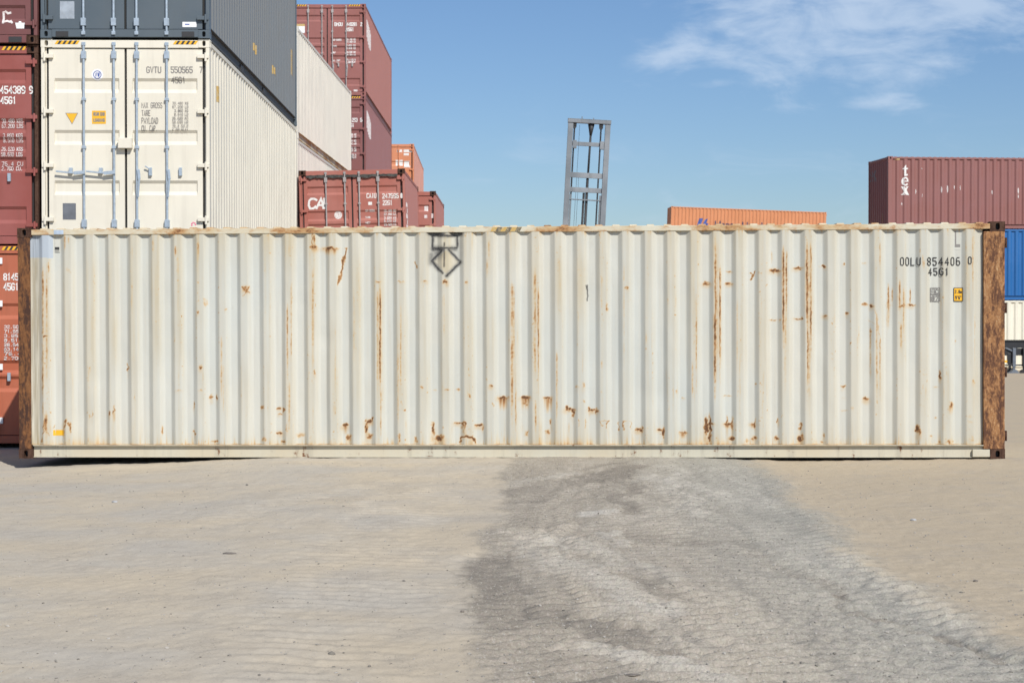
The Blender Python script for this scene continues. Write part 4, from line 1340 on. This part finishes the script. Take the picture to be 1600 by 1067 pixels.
# faint lettering on its shaded end
endc = lambda a, b2, l: (a, L40 - .012 - .04 * corr(a, .14, .25) + .004 + l, b2)
lay = []
for ch, x0 in (('x', 1.55), ('e', 1.84), ('t', 2.12)):
    g = serif(ch, 0, 0, .26, .40)
    lay += [[[(x0 + .26 - p[0], 1.80 + p[1]) for p in poly] for poly in l_] for l_ in g]
M['ghost'] = lettering_paint('worn_grey_lettering', (.20, .19, .19), .8, (.15, .08, .08))
flat_mesh(lay, 'end_lettering', M['ghost'], tex, endc, corr_kinks(0, W, .14, .25), 0)
flat_mesh([[rect(.70, .82, .25, .55)]], 'yellow_label', M['old_yellow'], tex, endc, corr_kinks(0, W, .14, .25), 0)
container('blue container in the middle of the right-hand stack under the maroon one', broadside(1387, TY, tz + STD, L40, tyaw), L40, STD, M['blue'], r3, .1)
container('pale cream container at the bottom of the right-hand stack, behind the black trailer chassis', broadside(1387, TY, tz, L40, tyaw), L40, STD, M['cream_far'], r3, .1)

HY = 139.0
KH = FPX / HY
hz = (490 - 322.5) / FPX * HY + CAMH - STD
hroll = R(2.05)
hap = container('bright orange container with blue logo low on the skyline, right of the mast', broadside(1047, HY, hz, L40, R(2.2), hroll), L40, STD, M['orange'], r3, .1, hazard=False)
hl_ = lambda px, py: ((px - 1047) / KH, STD - (py - 322.5 - (px - 1047) * .0265) / KH)
sk, sc = side_kinks(L40, .1), side_conv(L40, .1, .02)
flat_mesh([[[hl_(*p) for p in ((1087, 356), (1091.5, 341), (1097.5, 341), (1094.5, 350.5), (1097, 350.5), (1100.5, 343), (1105, 341), (1102.5, 348.5), (1106.5, 349), (1103.5, 353), (1099, 354), (1097.5, 357))]]], 'logo', M['inkblue'], hap, sc, sk, 0)
tc = bpy.data.curves.new('hapag', 'FONT')
tc.body = 'Hapag-Lloyd'
tc.size = .95
tc.offset = .018
to = bpy.data.objects.new('tmp_text', tc)
COL.objects.link(to)
bpy.context.view_layer.update()
tm = bpy.data.meshes.new_from_object(to.evaluated_get(bpy.context.evaluated_depsgraph_get()))
bpy.data.objects.remove(to)
xs_ = [v.co.x for v in tm.vertices]
a0, zb0 = hl_(1116, 354.5); a1, _ = hl_(1191, 354.5)
sx_ = (a1 - a0) / (max(xs_) - min(xs_))
polys = [[(a0 + (tm.vertices[i].co.x - min(xs_)) * sx_, zb0 + tm.vertices[i].co.y * .75) for i in p.vertices] for p in tm.polygons]
flat_mesh([polys], 'lettering', M['navy'], hap, sc, sk, 0)
for k in range(3):
    container('plain container at the foot of the far orange stack with blue logo, hidden', broadside(1047, HY, hz - (3 - k) * STD - .15, L40, R(2.2)), L40, STD, M['orange'], r3, .1, hazard=False)


# ------------------------------------------------------------------ lift mast
def lift_mast():
    Yd = 45.0
    k = FPX / Yd
    root = empty('lift_mast', 'tall leaning grey steel lift mast rising behind the white container', 'mast',
                 loc=(1.60, Yd, -.05))
    root.rotation_euler = (0, R(3.05), 0)
    top = 6.72
    hw = .535
    for s in (-1, 1):
        mb = MB()
        x = s * (hw - .065)
        mb.box(x - .065, x + .065, -.01, .004, 0, top - .07)             # outer flange
        mb.box(x + s * .02 - .012, x + s * .02 + .012, .005, .16, 0, top - .07)
        mb.box(x - .065, x + .065, .161, .175, 0, top - .07)
        o = mb.build('upright', M['mast'], root)
        mb = MB()
        xi = s * (hw - .160)
        mb.box(xi - .022, xi + .022, .03, .14, 0, 4.85)
        mb.build('inner_upright', M['mast'], root)
    mb = MB()
    mb.box(-hw - .01, hw + .01, -.03, .19, top - .068, top + .02)
    mb.box(-hw - .015, hw + .015, -.035, .195, top + .02, top + .03)
    mb.tube((-.19, .08, top + .03), (-.19, .08, top + .10), .012)
    mb.tube((.10, .08, top + .03), (.10, .08, top + .08), .012)
    mb.build('top_beam', M['mast'], root, bevel=.004)
    for z, h, d in ((6.13, .10, .05), (5.34, .13, .03), (4.97, .12, .03), (3.4, .13, .03), (1.4, .14, .03)):
        mb = MB()
        mb.box(-hw + .11, hw - .11, d, d + .06, z - h / 2, z + h / 2)
        if z > 6:
            for s in (-1, 1):
                mb.box(s * (hw - .19) - .05, s * (hw - .19) + .05, -.012, .10, z - .12, z + .08)
        mb.build('cross_beam', M['mast'], root, bevel=.004)
    mb = MB()
    mb.tube((-hw + .15, .02, 4.72), (hw - .15, .02, 4.72), .016)
    mb.build('tie_rod', M['mast'], root)
    mb = MB()
    mb.tube((.03, .10, .4), (.03, .10, 5.3), .035, 12)
    mb.tube((-.045, .10, .4), (-.045, .10, 4.9), .030, 12)
    mb.tube((.035, .10, 5.3), (.05, .10, 6.45), .028, 12)
    mb.tube((.05, .10, 6.35), (.05, .10, 6.64), .03, 10, r2=.085)
    mb.build('hydraulic_ram', M['dark'], root, smooth=True)
    for s, x0 in ((-1, -.37), (1, .30)):
        mb = MB()
        mb.tube((x0, .06, 1.0), (x0, .06, 6.58), .020, 8)
        mb.tube((x0, .02, 6.56), (x0, .10, 6.56), .05, 12)
        mb.box(x0 - .05, x0 + .05, .01, .11, 6.58, 6.65)
        mb.build('lift_chain', M['dark'], root)
    mb = MB()
    mb.tube((-.27, .05, 2.0), (-.24, .05, 6.6), .004, 6)
    mb.tube((-.20, .05, 2.0), (-.20, .05, 5.4), .004, 6)
    mb.build('hose', M['dark'], root)
    mb = MB()
    mb.box(-.9, .9, -.25, .9, 0, .12)
    mb.box(-.7, -.55, -.2, .8, .12, .9)
    mb.box(.55, .7, -.2, .8, .12, .9)
    mb.build('base_frame', M['chassis'], root, bevel=.01)


lift_mast()


# ------------------------------------------------------------------ trailer chassis in front of the right stack
def chassis():
    Yc = 61.3
    X0 = (1566 - 800) / FPX * Yc
    root = empty('trailer_chassis', 'black skeletal trailer chassis on landing legs before the pale cream container', 'trailer', loc=(X0, Yc, -.26), rz=tyaw)
    for y in (0, 1.0):
        mb = MB()
        mb.box(-.6, 12.0, y - .06, y + .06, 1.12, 1.14)
        mb.box(-.6, 12.0, y - .012, y + .012, .90, 1.12)
        mb.box(-.6, 12.0, y - .06, y + .06, .88, .90)
        mb.build('main_beam', M['chassis'], root)
    mb = MB()
    for x in (-.55, 1.4, 3.2, 5.0, 6.8, 8.6, 10.4, 11.9):
        mb.box(x - .05, x + .05, -.7 if x in (-.55, 11.9) else .06, 1.7 if x in (-.55, 11.9) else .94, .93, 1.09)
    mb.build('cross_members', M['chassis'], root)
    mb = MB()
    mb.box(-.3, 1.1, -.10, .10, .62, .87)
    mb.box(.15, .32, -.11, -.05, .35, .7)
    mb.build('front_bracket', M['chassis'], root, bevel=.01)
    for x, m_ in ((.36, M['chassis_leg']), (.72, M['chassis'])):
        for y in (-.15, 1.15):
            mb = MB()
            mb.box(x - .055, x + .055, y - .055, y + .055, .24, .88)
            mb.box(x - .04, x + .04, y - .04, y + .04, .10, .24)
            mb.bar((x, y, .75), (x - .28 if x < .5 else x + .28, y + .02, .88), .05, .03)
            leg = mb.build('landing_leg', m_, root, bevel=.008)
            mb = MB()
            n = 8
            prof = [(-.20, 0), (-.20, .03), (-.12, .06), (-.06, .14), (.06, .14), (.12, .06), (.20, .03), (.20, 0)]
            fr = [(x + a, y - .11, b2) for a, b2 in prof]
            bk = [(x + a, y + .11, b2) for a, b2 in prof]
            mb.poly(fr); mb.poly(bk[::-1])
            for k in range(n):
                l = (k + 1) % n
                mb.quad(fr[l], fr[k], bk[k], bk[l])
            mb.build('foot', m_, leg)
    mb = MB(); mb.tube((-.2, -.13, .29), (2.2, -.13, .29), .025); mb.build('tie_bar', M['chassis'], root)
    mb = MB(); mb.box(-.25, .12, -.16, -.12, .38, .46); mb.build('side_reflector', M['yellow'], root, bevel=.005)
    for x in (9.4, 10.7):
        mb = MB(); mb.tube((x, -.6, .5), (x, 1.6, .5), .07, 12); mb.build('axle', M['chassis'], root)
        for y in (-.72, 1.42):
            mb = MB()
            for a, b2, rr, r2_ in ((0, .04, .44, .50), (.04, .26, .50, .50), (.26, .30, .50, .44)):
                mb.tube((x, y + a, .5), (x, y + b2, .5), rr, 28, 0, r2_)
            w_ = mb.build('wheel', M['tyre'], root)
            mb = MB(); mb.tube((x, y - .012, .5), (x, y - .002, .5), .28, 20); mb.tube((x, y + .302, .5), (x, y + .312, .5), .28, 20)
            mb.build('rim', M['plate_light'], w_)


chassis()


# ------------------------------------------------------------------ ground
def smooth(a, b, x):
    t = np.clip((x - a) / (b - a), 0, 1)
    return t * t * (3 - 2 * t)


LINE_X = [-60, -9, -6.3, -4.6, -2.9, -1.5, 0, 1.5, 2.3, 2.9, 3.4, 4.4, 5.4, 6.2, 8, 60]
LINE_Z = [-.08, -.16, -.145, -.075, .004, .016, .024, .032, .034, .005, -.004, .012, .022, .036, .02, .0]


def gz(X, Y):
    z = np.where(Y > 24, -.0012 * (np.minimum(Y, 120) - 24), 0.0)
    line = np.interp(X, LINE_X, LINE_Z)
    wgt = np.exp(-((Y - 22.3) / np.where(Y < 22.3, 4.2, 5.5)) ** 2)
    z = z + line * wgt
    z = z - .20 * smooth(8, 14, X) * smooth(40, 56, Y) * (1 - smooth(90, 130, Y)) - .06 * smooth(-3, -6, X) * smooth(23, 26, Y) * (1 - smooth(45, 60, Y))
    return z


def ground():
    def spread(dense, far, sign, first):
        out = []
        x, st = dense, first
        while x < far:
            st *= 1.22
            x += st
            out.append(sign * x)
        return out
    xs = np.concatenate([spread(8.6, 2600, -1, .06)[::-1], np.arange(-8.6, -3.4, .038), np.arange(-3.4, 3.4, .0185), np.arange(3.4, 8.6, .038), spread(8.6, 2600, 1, .06)])
    ys = np.concatenate([[-60, -20, -6, 0, 4, 6.5, 7.6], np.arange(8.0, 13.5, .0185), np.arange(13.5, 24, .034), np.array(spread(24, 3500, 1, .05))])
    X, Y = np.meshgrid(xs, ys)
    nv, nu = X.shape
    rng = np.random.default_rng(5)

    class VN:
        def __init__(self, seed):
            self.g = np.random.default_rng(seed).random((257, 257))
            self.g[256], self.g[:, 256] = self.g[0], self.g[:, 0]

        def __call__(self, x, y):
            ix, iy = np.floor(x).astype(int), np.floor(y).astype(int)
            fx, fy = x - ix, y - iy
            fx, fy = fx * fx * (3 - 2 * fx), fy * fy * (3 - 2 * fy)
            g = self.g
            ix &= 255; iy &= 255
            return (g[iy, ix] * (1 - fx) + g[iy, ix + 1] * fx) * (1 - fy) + (g[iy + 1, ix] * (1 - fx) + g[iy + 1, ix + 1] * fx) * fy
    A, B, C, D = VN(1), VN(2), VN(3), VN(4)
    near = (1 - smooth(23, 26, Y)) * (1 - smooth(7.5, 8.6, np.abs(X)))
    Z = gz(X, Y)
    Z += (A(X * .9, Y * .55) - .5) * .035 * near * (1 - .8 * np.exp(-((Y - 22.2) / .7) ** 2)) + (B(X * 3, Y * 2.2) - .5) * .012 * near
    # grey gravel track running away from the camera
    wob = (A(X * .8 + 7, Y * .7) - .5) * .32 + (B(X * 2.5, Y * 2.0) - .5) * .2 + (C(X * 9, Y * 5) - .5) * .16 + (D(X * 26, Y * 14) - .5) * .16
    lft = np.interp(Y, [8, 12.2, 16.2, 22, 30], [-.24, -.36, -.17, -.05, 0.1])
    rgt = np.interp(Y, [8, 10, 12.5, 15.7, 21.8, 30], [3.0, 2.9, 2.72, 2.75, 3.1, 3.4])
    lane = smooth(-.05, .13, X + wob * .6 - lft) * (1 - smooth(-.34, .16, X + wob * .8 - rgt))
    lane *= 1 - smooth(40, 70, Y) * .7
    # wheel tracks: (centre line, half width, tread strength, wavelength, slant, tone)
    ripple = np.zeros_like(X)
    tone = np.zeros_like(X)
    tracks = [([(8, -.92), (11, -.98), (14, -1.1), (17, -1.0), (20, -.6)], .52, .62, .12, .10, -.06),
              ([(15, -2.6), (17, -2.2), (19, -1.2), (21, .2)], .25, .3, .14, .1, -.05),
              ([(8, .30), (10, .22), (13, .10), (16, .3), (19, .8), (22, 1.5)], .36, .8, .12, -.25, -.35),
              ([(8, .85), (9.5, .80), (12, .62), (15, .45), (18, .55), (22, 1.0)], .26, 1.0, .115, .2, .30),
              ([(8, 1.35), (10, 1.30), (13, 1.15), (16, 1.2), (19, 1.55), (22, 2.3)], .34, .9, .13, -.15, .05),
              ([(8, 1.95), (10, 1.95), (13, 1.75), (16, 1.65), (22, 1.9)], .26, .8, .12, .3, .18),
              ([(8, 2.5), (11, 2.4), (14, 2.25), (18, 2.3), (22, 2.7)], .28, .55, .14, -.2, .30),
              ([(13, -.3), (15, .6), (17, 1.7), (19, 3.1)], .22, .5, .12, .1, .22),
              ([(14.5, 2.6), (17, 1.6), (19.5, .9), (22, .4)], .20, .5, .12, -.2, -.22),
              ([(17, -.2), (18.6, .9), (20, 2.0), (21, 3.0)], .18, .3, .12, .2, .28)]
    for ti, (cl_, hw, st, wl, sl, tn) in enumerate(tracks):
        yy, xx = zip(*cl_)
        cx = np.interp(Y, yy, xx)
        d = (X - cx) / hw
        inside = np.exp(-(d * (1 + .25 * (C(Y * 1.2 + ti * 9, X * 2) - .5))) ** 6)
        inside *= smooth(yy[0] - .01 if yy[0] <= 8 else yy[0] - .6, yy[0] if yy[0] <= 8 else yy[0] + .6, Y) * (1 - smooth(yy[-1] - 1, yy[-1] + .3, Y))
        patch = .40 + .60 * smooth(.30, .62, D(X * 1.1 + ti * 5, Y * .55 + ti))
        ph = (Y + sl * 1.6 * d * hw + .09 * (B(X * 4, Y * 3 + ti) - .5)) / (wl * 1.55)
        saw = np.abs((ph % 1) - .5) * 2
        ripple += (saw - .5) * st * inside * patch * .046 * np.where(ti == 0, .30 + .75 * smooth(.3, .65, A(X * 2.6, Y * 1.6)), 1.0)
        Z -= inside * .008 * near
        tone += inside * tn * (.35 + .65 * patch)
    # worn and freshly turned strips: (photograph pixels on the flat ground, half width, tone)
    strips = [([(760, 865), (777, 909), (786, 979)], .20, -.65), ([(852, 952), (895, 961), (961, 992), (1040, 1018)], .17, -.85), ([(887, 865), (961, 896), (1027, 931)], .15, -.45),
              ([(935, 834), (1010, 838), (1084, 847)], .30, -.40), ([(795, 777), (874, 756), (970, 729)], .32, -.40), ([(979, 729), (983, 799)], .12, -.55), ([(874, 1062), (983, 1057)], .12, -.75),
              ([(786, 830), (874, 882), (961, 917), (1027, 961)], .15, .75), ([(852, 847), (939, 865), (1049, 900)], .16, .55), ([(926, 1014), (1027, 1036), (1136, 1062)], .14, .85),
              ([(799, 760), (917, 738), (1040, 716)], .12, .55), ([(1044, 727), (1062, 764), (1092, 804)], .11, .6), ([(940, 800), (958, 798)], .13, 1.6), ([(1000, 740), (1090, 760), (1190, 790)], .16, .5),
              ([(963, 830), (963, 850)], .07, .9), ([(1300, 925), (1350, 950), (1600, 1030)], .07, -.55), ([(1180, 870), (1300, 925)], .10, -.35), ([(1120, 820), (1220, 870)], .12, -.30), ([(1250, 860), (1450, 950), (1600, 1010)], .16, .35)]
    for si, (pp, hw, tn) in enumerate(strips):
        pts = []
        for px_, py_ in pp:
            yd = CAMH * FPX / (py_ - HORIZON)
            pts.append(((px_ - PCX) / FPX * yd, yd))
        dm = np.full(X.shape, 9.0)
        wx_ = X + (C(X * 1.9 + si, Y * 1.1) - .5) * .30 + (B(X * 7, Y * 4 + si) - .5) * .12 + (A(X * 19, Y * 11 + si) - .5) * .10
        wy_ = Y + (D(X * 1.6, Y * 1.1 + si) - .5) * .5
        for (xa, ya_), (xb, yb2) in zip(pts[:-1], pts[1:]):
            dx, dy = xb - xa, yb2 - ya_
            t_ = np.clip(((wx_ - xa) * dx + (wy_ - ya_) * dy) / (dx * dx + dy * dy), 0, 1)
            dm = np.minimum(dm, np.hypot(wx_ - xa - t_ * dx, (wy_ - ya_ - t_ * dy) * .8))
        k_ = 1 - smooth(hw * .45, hw * 1.35, dm)
        tone += k_ * tn * (.95 if tn < 0 else 1.0) * (.5 + 1.0 * C(X * 7 + si, Y * 3.5))
        if tn < 0:
            ripple *= 1 - k_ * .35
            Z -= k_ * .010 * near
        else:
            Z += k_ * .006 * near
    # loose ripples pushed across the whole track
    ph2 = (Y + .25 * np.sin(X * 1.7 + Y * .4) + .35 * X + .16 * (A(X * 2.2, Y * 1.5) - .5)) / .20
    ripple += (np.abs((ph2 % 1) - .5) * 2 - .5) * .026 * lane * (.35 + .65 * smooth(.30, .60, C(X * .9 + 3, Y * .45)))
    Z += ripple * near * (1 - smooth(17, 21, Y) * .6)
    # crumbly gravel relief
    grit = smooth(.35, .65, A(X * .7 + 40, Y * .5)) * .7 + .5
    Z += near * lane * grit * ((B(X * 20, Y * 13) - .5) * .016 + (C(X * 38, Y * 26) - .5) * .008)
    Z += near * (1 - lane) * ((D(X * 12, Y * 8) - .5) * .008 + (B(X * 26, Y * 18) - .5) * .006)
    # heaped edge at right of the lane
    Z += near * .02 * np.exp(-((X + wob * .5 - rgt + .15) / .22) ** 2) * (1 - smooth(19, 21.5, Y))
    me = bpy.data.meshes.new('ground')
    co = np.stack([X, Y, Z], -1).reshape(-1, 3).astype(np.float32)
    idx = np.arange(nu * nv).reshape(nv, nu)
    quads = np.stack([idx[:-1, :-1], idx[:-1, 1:], idx[1:, 1:], idx[1:, :-1]], -1).reshape(-1, 4).astype(np.int32)
    me.vertices.add(len(co)); me.vertices.foreach_set('co', co.ravel())
    me.loops.add(quads.size); me.loops.foreach_set('vertex_index', quads.ravel())
    me.polygons.add(len(quads))
    me.polygons.foreach_set('loop_start', np.arange(0, quads.size, 4, dtype=np.int32))
    me.polygons.foreach_set('use_smooth', np.ones(len(quads), dtype=bool))
    me.update(calc_edges=True)
    for nm, arr in (('lane', lane), ('tone', tone)):
        a = me.attributes.new(nm, 'FLOAT', 'POINT')
        a.data.foreach_set('value', arr.ravel().astype(np.float32))
    m, t = new_mat('sand_and_gravel')
    obj = t.n('ShaderNodeTexCoord').outputs['Object']
    A_ = lambda nm: t.n('ShaderNodeAttribute', attribute_name=nm).outputs['Fac']
    ln, tn = A_('lane'), A_('tone')
    big = t.noise(t.scalevec(obj, (.55, .6, 1)), 1.0, 6, .62)
    med = t.noise(t.scalevec(obj, (2.2, 2.0, 1)), 1.0, 6, .68)
    fin = t.noise(obj, 45, 5, .75)
    grit = t.noise(obj, 130, 3, .8)
    vor = t.n('ShaderNodeTexVoronoi', ins={'Vector': obj, 'Scale': 55.0, 'Randomness': 1.0})
    vor2 = t.n('ShaderNodeTexVoronoi', ins={'Vector': obj, 'Scale': 120.0, 'Randomness': 1.0})
    sepx = t.n('ShaderNodeSeparateXYZ', ins={0: obj})
    sand = t.mix(t.ramp(big, .33, .68), (.54, .46, .342), (.475, .432, .362))
    sand = t.mix(t.ramp(sepx.outputs[0], -1.5, 3.5), sand, (.475, .395, .285))
    sand = t.mix(t.math('MULTIPLY', t.ramp(med, .45, .70), .5), sand, (.43, .375, .30))
    grav = t.mix(t.ramp(med, .35, .68), (.335, .287, .22), (.368, .322, .252))
    grav = t.mix(t.ramp(sepx.outputs[0], .8, 2.6), grav, (.335, .318, .264))
    grav = t.mix(t.math('MULTIPLY', t.math('MAXIMUM', tn, 0.0), .58, clamp=True), grav, (.46, .425, .355))
    grav = t.mix(t.math('MULTIPLY', t.math('MAXIMUM', t.math('MULTIPLY', tn, -1.0), 0.0), 1.5, clamp=True), grav, (.245, .212, .168))
    stone = t.mix(.5, grav, vor.outputs['Color'], 'OVERLAY')
    hsv = t.n('ShaderNodeHueSaturation', ins={'Saturation': .12, 'Color': stone}).outputs[0]
    grav = t.mix(.30, grav, t.mix(1.0, hsv, (1.0, .93, .83), 'MULTIPLY'))
    debris = t.math('MULTIPLY', t.ramp(med, .50, .66), t.ramp(t.noise(t.scalevec(obj, (48, 20, 1)), 1.0, 4, .8), .50, .68))
    sand = t.mix(t.math('MULTIPLY', debris, .55), sand, (.25, .22, .18))
    c = t.mix(ln, sand, grav)
    lump = t.noise(t.scalevec(obj, (30, 15, 1)), 1.0, 5, .75)
    spk = t.noise(t.scalevec(obj, (55, 22, 1)), 1.0, 3, .8)
    c = t.mix(t.math('MULTIPLY', t.ramp(lump, .52, .70), t.ramp(ln, 0, 1, .12, .38)), c, (.19, .17, .14))  # dark gaps between gravel lumps, grit shade put into the colour
    c = t.mix(t.math('MULTIPLY', t.ramp(spk, .55, .70), t.ramp(ln, 0, 1, .22, .55)), c, (.15, .135, .115))
    c = t.mix(t.math('MULTIPLY', t.ramp(spk, .44, .30), t.ramp(ln, 0, 1, .2, .5)), c, (.58, .55, .48))
    c = t.mix(t.math('MULTIPLY', t.ramp(fin, .52, .75), t.ramp(ln, 0, 1, .22, .40)), c, (.20, .175, .145))
    c = t.mix(t.math('MULTIPLY', t.ramp(grit, .56, .74), t.ramp(ln, 0, 1, .25, .42)), c, (.60, .57, .52))
    c = t.mix(t.math('MULTIPLY', t.ramp(grit, .46, .28), t.ramp(ln, 0, 1, .25, .5)), c, (.17, .15, .13))
    hgt = t.math('ADD', t.math('MULTIPLY', fin, .5), t.math('ADD', t.math('MULTIPLY', grit, .35), t.math('MULTIPLY', t.math('SUBTRACT', 1.0, vor.outputs['Distance']), t.ramp(ln, 0, 1, .1, .7))))
    finish(t, c, 1.0, 0, hgt, t.ramp(ln, 0, 1, .6, .42), .012, 0.0)
    me.materials.append(m)
    o = bpy.data.objects.new('ground', me)
    COL.objects.link(o)
    o['kind'] = 'structure'
    return X, Y, Z, lane, xs, ys


GX, GY, GZ, GL_, gxs, gys = ground()


def ground_z(x, y):
    i = np.clip(np.searchsorted(gys, y) - 1, 0, len(gys) - 2)
    j = np.clip(np.searchsorted(gxs, x) - 1, 0, len(gxs) - 2)
    return GZ[i, j], GL_[i, j]


def stones():
    rng = random.Random(3)
    ico_v, ico_f = [], []
    bm = bmesh.new()
    bmesh.ops.create_icosphere(bm, subdivisions=1, radius=1)
    ico_v = [v.co.copy() for v in bm.verts]
    ico_f = [tuple(v.index for v in f_.verts) for f_ in bm.faces]
    bm.free()
    V, F = [], []
    n = 0
    tries = 0
    while n < 8000 and tries < 60000:
        tries += 1
        y = 8.2 + 13.2 * rng.random() ** 1.5
        x = rng.uniform(-.31, .31) * y
        z, l = ground_z(x, y)
        if rng.random() > .30 + .7 * l:
            continue
        s = .003 + .007 * rng.random() ** 4
        if rng.random() < .004:
            s *= 1.8
        sx, sy, sz = s * rng.uniform(.8, 1.5), s * rng.uniform(.8, 1.4), s * rng.uniform(.5, .9)
        a = rng.uniform(0, 6.28)
        b = len(V)
        for v in ico_v:
            k = 1 + rng.uniform(-.22, .22)
            px, py = v.x * sx * k, v.y * sy * k
            V.append((x + px * math.cos(a) - py * math.sin(a), y + px * math.sin(a) + py * math.cos(a), z + v.z * sz * k + sz * .25))
        F += [tuple(b + i for i in f_) for f_ in ico_f]
        n += 1
    me = bpy.data.meshes.new('loose_gravel')
    me.from_pydata(V, [], F)
    m, t = new_mat('stones')
    rnd = t.n('ShaderNodeNewGeometry').outputs['Random Per Island']
    c = t.mix(rnd, (.17, .155, .13), (.42, .39, .345))
    finish(t, c, .9)
    me.materials.append(m)
    o = bpy.data.objects.new('loose_gravel', me)
    COL.objects.link(o)
    o['kind'] = 'stuff'


stones()


def litter():
    """a few clods and splinters one can pick out on the sand"""
    for k, (px, py, s, flat, lab) in enumerate(((178, 782, .035, .5, 'grey clod lying on the sand under the left end of the white container'),
                                                (357, 865, .045, .22, 'thin dark splinter lying on the open sand left of the gravel track'),
                                                (1428, 812, .035, .5, 'pale stone lying on the bare sand right of the gravel track'),
                                                (1526, 912, .02, .6, 'dark stone on the sand near the right edge of the photo'),
                                                (990, 1051, .038, .3, 'dark flat clod at the bottom edge on the gravel track'),
                                                (722, 954, .016, .6, 'dark stone on the left edge of the gravel track'))):
        Y = 1.8 * FPX / (py - HORIZON)
        X = (px - PCX) / FPX * Y
        z, _ = ground_z(X, Y)
        bm = bmesh.new()
        bmesh.ops.create_icosphere(bm, subdivisions=2, radius=1)
        rr = random.Random(k)
        for v in bm.verts:
            v.co *= 1 + rr.uniform(-.18, .18)
            v.co.x *= s * (1.2 if flat < .4 else .8)
            v.co.y *= s * .5
            v.co.z *= s * flat * .7
            v.co.z += s * flat * .4
        me = bpy.data.meshes.new('stone')
        bm.to_mesh(me); bm.free()
        me.materials.append(plain('clod_%s' % 'abcdef'[k], (.16, .14, .12) if k not in (0, 2) else (.36, .36, .36), .95, 0, .3, 30))
        o = bpy.data.objects.new('stone', me)
        COL.objects.link(o)
        o.location = (X, Y, float(z))
        o['label'], o['category'] = lab, 'stone'


litter()

for o in bpy.data.objects:
    if '_ribs' in o:
        del o['_ribs']
